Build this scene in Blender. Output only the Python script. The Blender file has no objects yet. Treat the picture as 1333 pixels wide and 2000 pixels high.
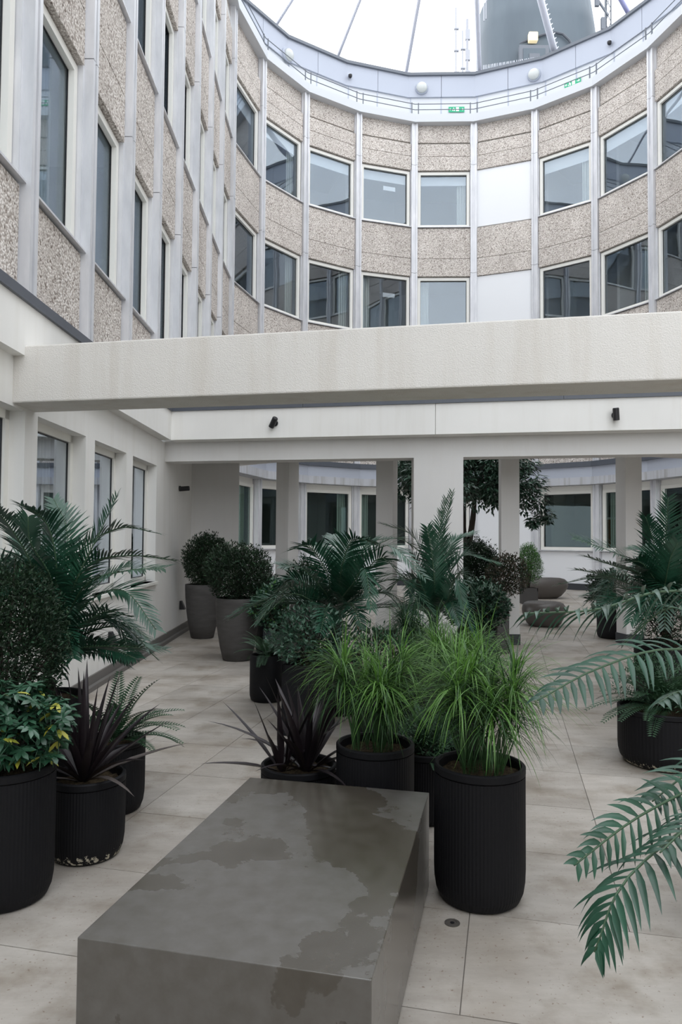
import bpy, math, random
from mathutils import Vector, Matrix

C = bpy.context.scene.collection
R = math.radians
rnd = random.Random(7)

# ------------------------------------------------------------------ camera
FPX, PITCH, ROLL, CAMZ = 1412.1, 0.03646, 0.0075, 1.6
cd = bpy.data.cameras.new('camera')
cam = bpy.data.objects.new('camera', cd)
C.objects.link(cam)
cd.sensor_fit = 'VERTICAL'
cd.sensor_height = 36.0
cd.lens = FPX / 2000.0 * 36.0
cd.clip_start, cd.clip_end = 0.05, 400
_rot = Matrix.Rotation(math.pi / 2 + PITCH, 4, 'X') @ Matrix.Rotation(ROLL, 4, 'Z')
cam.matrix_world = Matrix.Translation((0, 0, CAMZ)) @ _rot
bpy.context.scene.camera = cam

# ------------------------------------------------------------------ sky and exposure
sc = bpy.context.scene
sc.view_settings.view_transform = 'Standard'
sc.view_settings.look = 'None'
sc.view_settings.gamma = 1.0
sc.view_settings.use_curve_mapping = False
sc.view_settings.exposure = 0.38
w = bpy.data.worlds.new('overcast_sky')
sc.world = w
w.use_nodes = True
nt = w.node_tree
nt.nodes.clear()
wo = nt.nodes.new('ShaderNodeOutputWorld')
bg = nt.nodes.new('ShaderNodeBackground')
tc = nt.nodes.new('ShaderNodeTexCoord')
mp = nt.nodes.new('ShaderNodeMapping')
mp.inputs['Scale'].default_value = (1.5, 1.5, 3)
nz = nt.nodes.new('ShaderNodeTexNoise')
nz.inputs['Scale'].default_value = 1.6
nz.inputs['Detail'].default_value = 4
rp = nt.nodes.new('ShaderNodeValToRGB')
rp.color_ramp.elements[0].position = 0.3
rp.color_ramp.elements[0].color = (0.86, 0.92, 1.0, 1)
rp.color_ramp.elements[1].position = 0.7
rp.color_ramp.elements[1].color = (0.98, 0.99, 1.0, 1)
nt.links.new(tc.outputs['Generated'], mp.inputs['Vector'])
nt.links.new(mp.outputs['Vector'], nz.inputs['Vector'])
nt.links.new(nz.outputs['Fac'], rp.inputs['Fac'])
nt.links.new(rp.outputs['Color'], bg.inputs['Color'])
nt.links.new(bg.outputs['Background'], wo.inputs['Surface'])
bg.inputs['Strength'].default_value = 2.0


# ------------------------------------------------------------------ measuring helper
def ray(x, y):
    """direction of the line of sight through a point measured in the photograph"""
    qx, qy = x - 666.5, y - 1000.0
    c, s = math.cos(ROLL), math.sin(ROLL)
    px, py = qx * c + qy * s, -qx * s + qy * c
    a, u = px / FPX, -py / FPX
    ct, st = math.cos(PITCH), math.sin(PITCH)
    return Vector((a, ct - u * st, st + u * ct))


def at(x, y, Y):
    d = ray(x, y)
    return Vector((0, 0, CAMZ)) + d * (Y / d.y)


def at_z(x, y, z):
    d = ray(x, y)
    return Vector((0, 0, CAMZ)) + d * ((z - CAMZ) / d.z)


# ------------------------------------------------------------------ mesh helpers
class MB:
    def __init__(self):
        self.v, self.f, self.m = [], [], []

    def add(self, vs, fs, mi=0):
        o = len(self.v)
        self.v.extend([tuple(p) for p in vs])
        for f in fs:
            self.f.append(tuple(i + o for i in f))
            self.m.append(mi)

    def box(self, x0, x1, y0, y1, z0, z1, fr=None, mi=0):
        P = [(x0, y0, z0), (x1, y0, z0), (x1, y1, z0), (x0, y1, z0),
             (x0, y0, z1), (x1, y0, z1), (x1, y1, z1), (x0, y1, z1)]
        if fr:
            P = [fr @ Vector(p) for p in P]
        self.add(P, [(0, 3, 2, 1), (4, 5, 6, 7), (0, 1, 5, 4), (1, 2, 6, 5), (2, 3, 7, 6), (3, 0, 4, 7)], mi)

    def prism(self, poly, z0, z1, mi=0):
        n = len(poly)
        vs = [(p[0], p[1], z0) for p in poly] + [(p[0], p[1], z1) for p in poly]
        fs = [tuple(range(n - 1, -1, -1)), tuple(range(n, 2 * n))]
        for i in range(n):
            j = (i + 1) % n
            fs.append((i, j, n + j, n + i))
        self.add(vs, fs, mi)

    def tube(self, pts, r, n=6, mi=0, cap=True):
        pts = [Vector(p) for p in pts]
        rs = r if isinstance(r, (list, tuple)) else [r] * len(pts)
        rings = []
        for i, p in enumerate(pts):
            t = (pts[min(i + 1, len(pts) - 1)] - pts[max(i - 1, 0)]).normalized()
            a = t.cross(Vector((0, 0, 1)))
            if a.length < 0.05:
                a = t.cross(Vector((1, 0, 0)))
            a.normalize()
            b = t.cross(a)
            rings.append([p + (a * math.cos(2 * math.pi * k / n) + b * math.sin(2 * math.pi * k / n)) * rs[i] for k in range(n)])
        vs = [q for g in rings for q in g]
        fs = []
        for i in range(len(pts) - 1):
            for k in range(n):
                k2 = (k + 1) % n
                fs.append((i * n + k, i * n + k2, (i + 1) * n + k2, (i + 1) * n + k))
        if cap:
            fs.append(tuple(range(n - 1, -1, -1)))
            fs.append(tuple((len(pts) - 1) * n + k for k in range(n)))
        self.add(vs, fs, mi)

    def lathe(self, prof, n=48, c=(0, 0, 0), rib=0.0, ribz=(0, 0), mi=0, cap_bottom=True, cap_top=False):
        vs, fs = [], []
        for (r, z) in prof:
            for k in range(n):
                rr = r
                if rib and ribz[0] <= z <= ribz[1] and k % 2:
                    rr = r - rib
                a = 2 * math.pi * k / n
                vs.append((c[0] + rr * math.cos(a), c[1] + rr * math.sin(a), c[2] + z))
        for i in range(len(prof) - 1):
            for k in range(n):
                k2 = (k + 1) % n
                fs.append((i * n + k, i * n + k2, (i + 1) * n + k2, (i + 1) * n + k))
        if cap_bottom:
            fs.append(tuple(range(n - 1, -1, -1)))
        if cap_top:
            fs.append(tuple((len(prof) - 1) * n + k for k in range(n)))
        self.add(vs, fs, mi)

    def blade(self, p, d, up, L, W, droop=0.3, seg=4, fold=0.0, mi=0, wmax=0.4):
        """tapering leaf from p along d, bending towards the ground"""
        p = Vector(p)
        d = Vector(d).normalized()
        s = d.cross(Vector(up))
        if s.length < 1e-3:
            s = d.cross(Vector((1, 0.2, 0)))
        s.normalize()
        vs = []
        step = L / seg
        q = p.copy()
        for i in range(seg + 1):
            t = i / seg
            wd = W * (min(1, 0.35 + t / wmax * 0.65) if t < wmax else (1 - (t - wmax) / (1 - wmax)) ** 0.8)
            if fold:
                nn = s.cross(d)
                vs += [q - s * wd * .5 + nn * fold * wd, q, q + s * wd * .5 + nn * fold * wd]
            else:
                vs += [q - s * wd * .5, q + s * wd * .5]
            if i < seg:
                d = (d + Vector((0, 0, -droop / seg))).normalized()
                q = q + d * step
        fs = []
        k = 3 if fold else 2
        for i in range(seg):
            for j in range(k - 1):
                fs.append((i * k + j, i * k + j + 1, (i + 1) * k + j + 1, (i + 1) * k + j))
        self.add(vs, fs, mi)

    def leaf(self, p, d, n, L, W, mi=0):
        """small pointed oval leaf: four triangles"""
        d = Vector(d).normalized()
        s = d.cross(Vector(n))
        if s.length < 1e-3:
            s = d.cross(Vector((0.3, 1, 0)))
        s.normalize()
        nn = s.cross(d)
        p = Vector(p)
        self.add([p, p + d * L * .4 + s * W * .5 + nn * W * .15, p + d * L, p + d * L * .4 - s * W * .5 + nn * W * .15, p + d * L * .5],
                 [(0, 1, 4), (1, 2, 4), (2, 3, 4), (3, 0, 4)], mi)

    def mesh(self, name, mats, smooth=False):
        me = bpy.data.meshes.new(name)
        me.from_pydata(self.v, [], self.f)
        if not isinstance(mats, (list, tuple)):
            mats = [mats]
        for m in mats:
            me.materials.append(m)
        if len(mats) > 1:
            me.polygons.foreach_set('material_index', self.m)
        if smooth:
            me.polygons.foreach_set('use_smooth', [True] * len(me.polygons))
        me.update()
        return me

    def build(self, name, mats, parent=None, smooth=False, bevel=0.0, kind=None):
        o = bpy.data.objects.new(name, self.mesh(name, mats, smooth))
        C.objects.link(o)
        if parent is not None:
            o.parent = parent
        if bevel:
            b = o.modifiers.new('bevel', 'BEVEL')
            b.width = bevel
            b.segments = 2
            b.limit_method = 'ANGLE'
        if kind:
            o['kind'] = kind
        return o


def tag(o, label=None, cat=None, group=None, kind=None):
    if label:
        o['label'] = label
    if cat:
        o['category'] = cat
    if group:
        o['group'] = group
    if kind:
        o['kind'] = kind
    return o


def empty(name, loc=(0, 0, 0), rz=0.0, **k):
    o = bpy.data.objects.new(name, None)
    o.empty_display_size = 0.1
    C.objects.link(o)
    o.location = loc
    o.rotation_euler = (0, 0, rz)
    return tag(o, **k)


def inst(name, me, parent=None, loc=(0, 0, 0), rot=(0, 0, 0), s=(1, 1, 1)):
    o = bpy.data.objects.new(name, me)
    C.objects.link(o)
    o.location, o.rotation_euler, o.scale = loc, rot, s
    if parent is not None:
        o.parent = parent
    return o


# ------------------------------------------------------------------ materials
def mat(name, col, rough=0.6, metal=0.0, spec=0.5):
    m = bpy.data.materials.new(name)
    m.use_nodes = True
    b = m.node_tree.nodes['Principled BSDF']
    b.inputs['Base Color'].default_value = (*col, 1)
    b.inputs['Roughness'].default_value = rough
    b.inputs['Metallic'].default_value = metal
    b.inputs['Specular IOR Level'].default_value = spec
    return m


def nodes(m):
    t = m.node_tree
    return t, t.nodes['Principled BSDF'], t.nodes.new, t.links.new


def coords(m, scale=(1, 1, 1), obj=True):
    t, b, N, Lk = nodes(m)
    c = N('ShaderNodeTexCoord')
    g = N('ShaderNodeMapping')
    g.inputs['Scale'].default_value = scale
    if obj:
        Lk(c.outputs['Object'], g.inputs['Vector'])
    else:
        ge = N('ShaderNodeNewGeometry')
        Lk(ge.outputs['Position'], g.inputs['Vector'])
    return g.outputs['Vector']


def noise(m, vec, scale, detail=3, rough=0.55):
    t, b, N, Lk = nodes(m)
    n = N('ShaderNodeTexNoise')
    n.inputs['Scale'].default_value = scale
    n.inputs['Detail'].default_value = detail
    n.inputs['Roughness'].default_value = rough
    Lk(vec, n.inputs['Vector'])
    return n.outputs['Fac']


def ramp(m, fac, stops):
    t, b, N, Lk = nodes(m)
    r = N('ShaderNodeValToRGB')
    while len(r.color_ramp.elements) < len(stops):
        r.color_ramp.elements.new(0.5)
    for e, (p, c) in zip(r.color_ramp.elements, stops):
        e.position = p
        e.color = (*c, 1) if len(c) == 3 else c
    Lk(fac, r.inputs['Fac'])
    return r.outputs['Color']


def mixc(m, fac, a, c, mode='MIX'):
    t, b, N, Lk = nodes(m)
    x = N('ShaderNodeMix')
    x.data_type = 'RGBA'
    x.blend_type = mode
    if isinstance(fac, float):
        x.inputs[0].default_value = fac
    else:
        Lk(fac, x.inputs[0])
    for sock, v in ((x.inputs[6], a), (x.inputs[7], c)):
        if isinstance(v, tuple):
            sock.default_value = (*v, 1)
        else:
            Lk(v, sock)
    return x.outputs[2]


def bump(m, h, strength=0.3, dist=0.01):
    t, b, N, Lk = nodes(m)
    x = N('ShaderNodeBump')
    x.inputs['Strength'].default_value = strength
    x.inputs['Distance'].default_value = dist
    Lk(h, x.inputs['Height'])
    Lk(x.outputs['Normal'], b.inputs['Normal'])


def setc(m, col):
    t, b, N, Lk = nodes(m)
    Lk(col, b.inputs['Base Color'])


def render_mat(name, base, streak, amount=0.35, bs=0.25, sc_=70):
    """painted render: fine stucco relief, faint vertical weather streaks"""
    m = mat(name, base, 0.85, spec=0.25)
    v = coords(m, (1, 1, 1), False)
    v2 = coords(m, (7, 7, 0.5), False)
    f = noise(m, v2, 1.0, 4)
    r = ramp(m, f, [(0.48, (0, 0, 0)), (0.8, (amount, amount, amount))])
    col = mixc(m, r, base, streak)
    p = noise(m, v, 0.7, 3)
    pr = ramp(m, p, [(0.3, (0.92, 0.92, 0.92)), (0.7, (1, 1, 1))])
    setc(m, mixc(m, 1.0, col, pr, 'MULTIPLY'))
    bump(m, noise(m, v, sc_, 3, 0.6), bs, 0.006)
    return m


M = {}
M['render'] = render_mat('white_render', (0.84, 0.83, 0.80), (0.62, 0.58, 0.5), 0.22, 0.08)
M['beam'] = render_mat('roughcast_render', (0.74, 0.715, 0.675), (0.50, 0.43, 0.34), 0.34, 0.8, 110)
M['column'] = render_mat('column_render', (0.73, 0.72, 0.705), (0.6, 0.56, 0.5), 0.2, 0.1)
M['fascia_stone'] = render_mat('weathered_grey_stone', (0.52, 0.53, 0.56), (0.30, 0.28, 0.26), 0.9, 0.5, 40)
M['soffit'] = render_mat('soffit_render', (0.72, 0.71, 0.69), (0.55, 0.52, 0.48), 0.2, 0.2)
M['coping'] = mat('dark_grey_coping', (0.085, 0.095, 0.115), 0.45)
M['alu'] = mat('anodised_aluminium', (0.63, 0.65, 0.70), 0.42, 0.25)
v = coords(M['alu'], (3, 3, 0.8), False)
setc(M['alu'], mixc(M['alu'], ramp(M['alu'], noise(M['alu'], v, 2.0, 5), [(0.35, (0, 0, 0)), (0.7, (1, 1, 1))]), (0.60, 0.605, 0.63), (0.73, 0.73, 0.75)))
M['alu_light'] = mat('pale_metal_cladding', (0.43, 0.46, 0.53), 0.5, 0.1)
M['white_metal'] = mat('white_metal_cladding', (0.62, 0.64, 0.67), 0.5)
M['frame'] = mat('cream_window_frame', (0.86, 0.845, 0.79), 0.5)
M['white_panel'] = mat('white_infill_panel', (0.84, 0.85, 0.87), 0.5)
M['dark_metal'] = mat('black_metal', (0.015, 0.015, 0.017), 0.4)
M['blind'] = mat('pale_blind', (0.8, 0.82, 0.85), 0.8)
M['plinth'] = mat('dark_plinth', (0.035, 0.038, 0.045), 0.6)
M['skirting'] = mat('grey_asphalt_upstand', (0.15, 0.14, 0.13), 0.85)

m = M['pebble'] = mat('pebbledash', (0.5, 0.45, 0.41), 0.9, spec=0.2)
t, b, N, Lk = nodes(m)
v = coords(m, (1, 1, 1), False)
vo = N('ShaderNodeTexVoronoi')
vo.inputs['Scale'].default_value = 42
Lk(v, vo.inputs['Vector'])
sep = N('ShaderNodeSeparateColor')
Lk(vo.outputs['Color'], sep.inputs['Color'])
cc = ramp(m, sep.outputs[0], [(0.0, (0.22, 0.18, 0.155)), (0.10, (0.56, 0.52, 0.485)), (0.5, (0.76, 0.72, 0.68)), (1.0, (0.95, 0.92, 0.89))])
dd = ramp(m, vo.outputs['Distance'], [(0.25, (1, 1, 1)), (0.8, (0.60, 0.57, 0.55))])
cc = mixc(m, 1.0, cc, dd, 'MULTIPLY')
big = ramp(m, noise(m, coords(m, (1, 1, 0.5), False), 1.2, 4), [(0.3, (0.88, 0.86, 0.84)), (0.7, (1.08, 1.06, 1.04))])
setc(m, mixc(m, 1.0, cc, big, 'MULTIPLY'))
inv = N('ShaderNodeMath')
inv.operation = 'SUBTRACT'
inv.inputs[0].default_value = 1
Lk(vo.outputs['Distance'], inv.inputs[1])
bump(m, inv.outputs[0], 0.7, 0.012)


def stone(name, tint):
    m = mat(name, (0.5, 0.47, 0.43), 0.5, spec=0.4)
    v = coords(m, (1, 1, 1), False)
    a = ramp(m, noise(m, v, 1.3, 6, 0.6), [(0.28, (0.33 * tint, 0.29 * tint, 0.245 * tint)), (0.5, (0.425 * tint, 0.39 * tint, 0.35 * tint)), (0.72, (0.49 * tint, 0.46 * tint, 0.42 * tint))])
    dark = ramp(m, noise(m, v, 2.7, 5, 0.6), [(0.50, (1, 1, 1)), (0.70, (0.66, 0.62, 0.56))])
    c = mixc(m, 1.0, a, dark, 'MULTIPLY')
    v3 = coords(m, (3.0, 9.0, 1), False)
    sm = ramp(m, noise(m, v3, 1.0, 5, 0.7), [(0.35, (0.88, 0.87, 0.86)), (0.65, (1.05, 1.05, 1.05))])
    c = mixc(m, 1.0, c, sm, 'MULTIPLY')
    sp = ramp(m, noise(m, v, 60, 2, 0.6), [(0.27, (0.6, 0.52, 0.45)), (0.36, (1, 1, 1))])
    c = mixc(m, 1.0, c, sp, 'MULTIPLY')
    setc(m, c)
    t, b, N, Lk = nodes(m)
    rr = ramp(m, noise(m, v, 2.2, 4), [(0.35, (0.28, 0.28, 0.28)), (0.6, (0.62, 0.62, 0.62))])
    Lk(rr, b.inputs['Roughness'])
    bump(m, noise(m, v, 25, 4), 0.08, 0.01)
    return m


M['stone'] = [stone('limestone_tile', 1.0), stone('limestone_tile_pale', 1.05), stone('limestone_tile_dark', 0.94)]
M['joint'] = mat('dark_joint', (0.20, 0.18, 0.16), 0.9)

m = M['bench'] = mat('weathered_grey_composite', (0.12, 0.115, 0.105), 0.3, spec=0.8)
t, b, N, Lk = nodes(m)
v = coords(m, (1, 1, 1))
n1 = noise(m, v, 1.9, 6, 0.55)
wet = ramp(m, n1, [(0.50, (0, 0, 0)), (0.515, (1, 1, 1))])
n2 = noise(m, v, 14, 5, 0.6)
dirt = ramp(m, n2, [(0.35, (0.82, 0.80, 0.74)), (0.65, (1.1, 1.1, 1.1))])
base = mixc(m, wet, (0.100, 0.094, 0.086), (0.064, 0.056, 0.045))
b.inputs['Coat Weight'].default_value = 0.35
b.inputs['Coat Roughness'].default_value = 0.22
setc(m, mixc(m, 1.0, base, dirt, 'MULTIPLY'))
Lk(ramp(m, n1, [(0.50, (0.30, 0.30, 0.30)), (0.515, (0.24, 0.24, 0.24))]), b.inputs['Roughness'])

m = M['pot_black'] = mat('black_ribbed_pot', (0.008, 0.008, 0.0095), 0.6, spec=0.2)
m = M['pot_worn'] = mat('worn_black_pot', (0.008, 0.008, 0.0095), 0.6, spec=0.2)
t, b, N, Lk = nodes(m)
v = coords(m, (1, 1, 1))
sx = N('ShaderNodeSeparateXYZ')
Lk(v, sx.inputs[0])
lo = N('ShaderNodeMapRange')
lo.inputs['From Min'].default_value = 0.015
lo.inputs['From Max'].default_value = 0.075
lo.inputs['To Min'].default_value = 0.50
lo.inputs['To Max'].default_value = 0.30
Lk(sx.outputs['Z'], lo.inputs['Value'])
gt = N('ShaderNodeMath')
gt.operation = 'LESS_THAN'
Lk(noise(m, v, 38, 4, 0.7), gt.inputs[0])
Lk(lo.outputs[0], gt.inputs[1])
gl = N('ShaderNodeMath')
gl.operation = 'MULTIPLY'
gz = N('ShaderNodeMath')
gz.operation = 'LESS_THAN'
gz.inputs[1].default_value = 0.06
Lk(sx.outputs['Z'], gz.inputs[0])
ga = N('ShaderNodeMath')
ga.operation = 'GREATER_THAN'
ga.inputs[1].default_value = 0.012
Lk(sx.outputs['Z'], ga.inputs[0])
Lk(gt.outputs[0], gl.inputs[0])
Lk(gz.outputs[0], gl.inputs[1])
g2 = N('ShaderNodeMath')
g2.operation = 'MULTIPLY'
Lk(gl.outputs[0], g2.inputs[0])
Lk(ga.outputs[0], g2.inputs[1])
setc(m, mixc(m, g2.outputs[0], (0.008, 0.008, 0.0095), (0.5, 0.46, 0.36)))

m = M['pot_grey'] = mat('grey_fibre_pot', (0.105, 0.10, 0.098), 0.75, spec=0.3)
v = coords(m, (1, 1, 4))
setc(m, mixc(m, ramp(m, noise(m, v, 4, 5), [(0.3, (0, 0, 0)), (0.7, (1, 1, 1))]), (0.062, 0.058, 0.056), (0.09, 0.086, 0.083)))
M['pot_blue'] = mat('blue_grey_pot', (0.03, 0.038, 0.045), 0.6)
M['planter_grey'] = mat('dark_grey_planter', (0.055, 0.052, 0.05), 0.7)
m = M['soil'] = mat('bark_soil', (0.05, 0.038, 0.025), 0.95, spec=0.1)
v = coords(m, (1, 1, 1))
setc(m, ramp(m, noise(m, v, 60, 4, 0.7), [(0.3, (0.02, 0.015, 0.01)), (0.7, (0.12, 0.09, 0.055))]))
bump(m, noise(m, v, 90, 4, 0.7), 0.8, 0.02)
M['pebble_seat'] = mat('satin_bronze_grey_seat', (0.085, 0.075, 0.068), 0.38)
M['bark'] = mat('bark', (0.04, 0.032, 0.025), 0.9)


def foliage(name, c1, c2, rough=0.4, spec=0.5, scale=9, trans=0.0, tcol=None):
    m = mat(name, c1, rough, spec=spec)
    v = coords(m, (1, 1, 1), False)
    col = mixc(m, ramp(m, noise(m, v, scale, 3), [(0.32, (0, 0, 0)), (0.68, (1, 1, 1))]), c1, c2)
    setc(m, col)
    if trans:
        t, b, N, Lk = nodes(m)
        tr = N('ShaderNodeBsdfTranslucent')
        tr.inputs['Color'].default_value = (*(tcol or c2), 1)
        mx = N('ShaderNodeMixShader')
        mx.inputs[0].default_value = trans
        Lk(b.outputs[0], mx.inputs[1])
        Lk(tr.outputs[0], mx.inputs[2])
        Lk(mx.outputs[0], t.nodes['Material Output'].inputs['Surface'])
    return m


M['palm'] = foliage('palm_leaf', (0.008, 0.042, 0.023), (0.022, 0.092, 0.052), 0.33, 0.55, 6)
M['palm_stem'] = mat('palm_stem', (0.05, 0.10, 0.05), 0.5)
M['grass'] = foliage('sedge_leaf', (0.035, 0.105, 0.018), (0.13, 0.28, 0.05), 0.4, 0.5, 9, 0.25, (0.16, 0.36, 0.06))
M['grass_shade'] = foliage('sedge_shade_leaf', (0.014, 0.042, 0.013), (0.035, 0.09, 0.025), 0.5, 0.3, 7)  # shaded copy of the sedge leaf, for the dim inside of the tufts
M['phormium'] = foliage('purple_black_leaf', (0.009, 0.006, 0.008), (0.022, 0.015, 0.018), 0.42, 0.4, 5)
M['phormium_pale'] = foliage('faded_bronze_leaf', (0.06, 0.05, 0.045), (0.10, 0.085, 0.08), 0.45, 0.45, 5)
M['fern'] = foliage('fern_leaf', (0.012, 0.045, 0.02), (0.04, 0.10, 0.045), 0.5, 0.35, 9)
M['box'] = foliage('dark_box_leaf', (0.006, 0.017, 0.008), (0.018, 0.040, 0.017), 0.5, 0.3, 9)
M['scheff'] = foliage('glossy_leaf', (0.014, 0.058, 0.028), (0.038, 0.105, 0.060), 0.33, 0.6, 12)
M['yellow'] = foliage('yellow_leaf', (0.42, 0.38, 0.04), (0.30, 0.34, 0.06), 0.4, 0.5, 12)
M['gloss'] = foliage('silver_sheen_leaf', (0.03, 0.085, 0.05), (0.10, 0.18, 0.13), 0.3, 0.7, 14)
M['bronze_leaf'] = foliage('bronze_leaf', (0.035, 0.03, 0.02), (0.07, 0.055, 0.035), 0.5, 0.35, 14)
M['bright'] = foliage('fresh_green_leaf', (0.05, 0.14, 0.03), (0.09, 0.22, 0.05), 0.5, 0.4, 10)
M['tree'] = foliage('tree_leaf', (0.010, 0.035, 0.018), (0.035, 0.085, 0.05), 0.32, 0.6, 8)

m = M['glass'] = bpy.data.materials.new('window_glass')
m.use_nodes = True
t = m.node_tree
t.nodes.clear()
N, Lk = t.nodes.new, t.links.new
out = N('ShaderNodeOutputMaterial')
mx = N('ShaderNodeMixShader')
gl = N('ShaderNodeBsdfGlossy')
gl.inputs['Roughness'].default_value = 0.0
gl.inputs['Color'].default_value = (0.84, 0.91, 1.0, 1)
tr = N('ShaderNodeBsdfTransparent')
tr.inputs['Color'].default_value = (0.87, 0.89, 0.895, 1)
fr = N('ShaderNodeFresnel')
fr.inputs['IOR'].default_value = 1.5
ma = N('ShaderNodeMath')
ma.operation = 'MULTIPLY_ADD'
ma.inputs[1].default_value = 2.2
ma.inputs[2].default_value = 0.2
ma.use_clamp = True
# very slight unevenness of the panes
ge = N('ShaderNodeNewGeometry')
nn_ = N('ShaderNodeTexNoise')
nn_.inputs['Scale'].default_value = 0.9
nn_.inputs['Detail'].default_value = 1
bb = N('ShaderNodeBump')
bb.inputs['Strength'].default_value = 0.05
bb.inputs['Distance'].default_value = 0.05
Lk(ge.outputs['Position'], nn_.inputs['Vector'])
Lk(nn_.outputs['Fac'], bb.inputs['Height'])
Lk(bb.outputs['Normal'], gl.inputs['Normal'])
Lk(fr.outputs[0], ma.inputs[0])
bf = N('ShaderNodeMath')
bf.operation = 'SUBTRACT'
bf.inputs[0].default_value = 1.0
Lk(ge.outputs['Backfacing'], bf.inputs[1])
mf = N('ShaderNodeMath')
mf.operation = 'MULTIPLY'
Lk(ma.outputs[0], mf.inputs[0])
Lk(bf.outputs[0], mf.inputs[1])
Lk(mf.outputs[0], mx.inputs[0])
Lk(tr.outputs[0], mx.inputs[1])
Lk(gl.outputs[0], mx.inputs[2])
Lk(mx.outputs[0], out.inputs['Surface'])

M['glass_ground'] = M['glass'].copy()
M['glass_ground'].name = 'ground_floor_glass'
for n_ in M['glass_ground'].node_tree.nodes:
    if n_.type == 'MATH' and n_.operation == 'MULTIPLY_ADD':
        n_.inputs[1].default_value = 1.3
        n_.inputs[2].default_value = 0.03
    if n_.type == 'BSDF_TRANSPARENT':
        n_.inputs['Color'].default_value = (0.72, 0.78, 0.76, 1)
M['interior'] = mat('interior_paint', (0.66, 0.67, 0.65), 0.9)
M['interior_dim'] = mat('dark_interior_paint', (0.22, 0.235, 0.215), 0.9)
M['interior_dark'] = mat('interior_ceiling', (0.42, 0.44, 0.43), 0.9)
M['curtain'] = mat('pale_curtain', (0.55, 0.58, 0.54), 0.9)
M['door_wood'] = mat('brown_wood_door', (0.34, 0.17, 0.08), 0.5)
M['green'] = mat('sign_green', (0.02, 0.40, 0.20), 0.5)
M['sign_white'] = mat('sign_white', (0.85, 0.87, 0.86), 0.5)
M['tower'] = mat('dark_grey_metal', (0.13, 0.155, 0.17), 0.55)
v = coords(M['tower'], (0.6, 0.6, 0.15), False)
setc(M['tower'], mixc(M['tower'], ramp(M['tower'], noise(M['tower'], v, 1.5, 4), [(0.3, (0, 0, 0)), (0.7, (1, 1, 1))]), (0.080, 0.103, 0.125), (0.108, 0.138, 0.163)))
M['tower_door'] = mat('slate_grey_door', (0.15, 0.165, 0.19), 0.5)
M['aerial'] = mat('galvanised_grey', (0.42, 0.43, 0.47), 0.5)
M['strut'] = mat('painted_steel', (0.78, 0.79, 0.86), 0.45)
M['lilac'] = mat('lilac_steel', (0.50, 0.50, 0.80), 0.45)
m = M['lamp_glow'] = bpy.data.materials.new('warm_lamp')
m.use_nodes = True
b = m.node_tree.nodes['Principled BSDF']
b.inputs['Base Color'].default_value = (0.9, 0.8, 0.5, 1)
b.inputs['Emission Color'].default_value = (1.0, 0.82, 0.5, 1)
b.inputs['Emission Strength'].default_value = 0.45
m = M['downlight'] = bpy.data.materials.new('downlight')
m.use_nodes = True
b = m.node_tree.nodes['Principled BSDF']
b.inputs['Emission Color'].default_value = (1.0, 0.72, 0.6, 1)
b.inputs['Emission Strength'].default_value = 6
M['opal'] = mat('opal_dome', (0.58, 0.60, 0.58), 0.3)

# ================================================================== FLOOR
fl = empty('floor', kind='structure')
mb = MB()
mb.box(-6, 12, -4, 28, -0.12, -0.006)
mb.build('joint_bed', M['joint'], fl)
TY = 0.2254
uu, vv = Vector((math.sin(TY), math.cos(TY), 0)), Vector((math.cos(TY), -math.sin(TY), 0))
U0, DU, V0_, DV, GAP = 3.21, 0.687, 0.490, 0.645, 0.0022
tiles = []
for i in range(-9, 36):
    for j in range(-22, 20):
        u0, v0 = U0 + i * DU, V0_ + j * DV
        v1 = v0 + DV
        if i < 0:
            if (j + i // 1) % 2 == 0:
                continue
            # wide stones nearer the camera
            v0, v1 = V0_ + (j - 1) * DV, V0_ + (j + 1) * DV
            if i % 2 == 0:
                pass
        c = uu * (u0 + DU / 2) + vv * ((v0 + v1) / 2)
        if -3.4 < c.x < 10.5 and -1.5 < c.y < 26:
            tiles.append((c, u0, u0 + DU, v0, v1))
tiles.sort(key=lambda q: (q[0].x ** 2 + q[0].y ** 2) + (0 if abs(q[0].x) < q[0].y * 0.62 + .5 and q[0].y > 1.5 else 400))


def tile_box(mbx, u0, u1, v0, v1, lift=0.0):
    a = [uu * u + vv * v_ for u, v_ in ((u0 + GAP, v0 + GAP), (u1 - GAP, v0 + GAP), (u1 - GAP, v1 - GAP), (u0 + GAP, v1 - GAP))]
    mbx.prism([(p.x, p.y) for p in reversed(a)], -0.02, lift)


rt = random.Random(3)
for c, u0, u1, v0, v1 in tiles[:285]:
    mb = MB()
    tile_box(mb, u0, u1, v0, v1, rt.uniform(-0.0008, 0.0))
    mb.build('paving_tile', rt.choice(M['stone']), fl)
mb = MB()
for c, u0, u1, v0, v1 in tiles[285:]:
    tile_box(mb, u0, u1, v0, v1, 0)
mb.build('distant_paving', M['stone'][0], fl, kind='stuff')

# ================================================================== LEFT TERRACE WALL
WA, WB = -2.53, -0.012


def wallx(s):
    return WA + WB * s


def lw(s, d):
    """point on the left wall: s along it, d out of it"""
    return (wallx(s) + d, s)


def lwbox(mbx, s0, s1, d0, d1, z0, z1):
    p = [lw(s0, d0), lw(s0, d1), lw(s1, d1), lw(s1, d0)]
    mbx.prism([(q[0], q[1]) for q in p], z0, z1)


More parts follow.
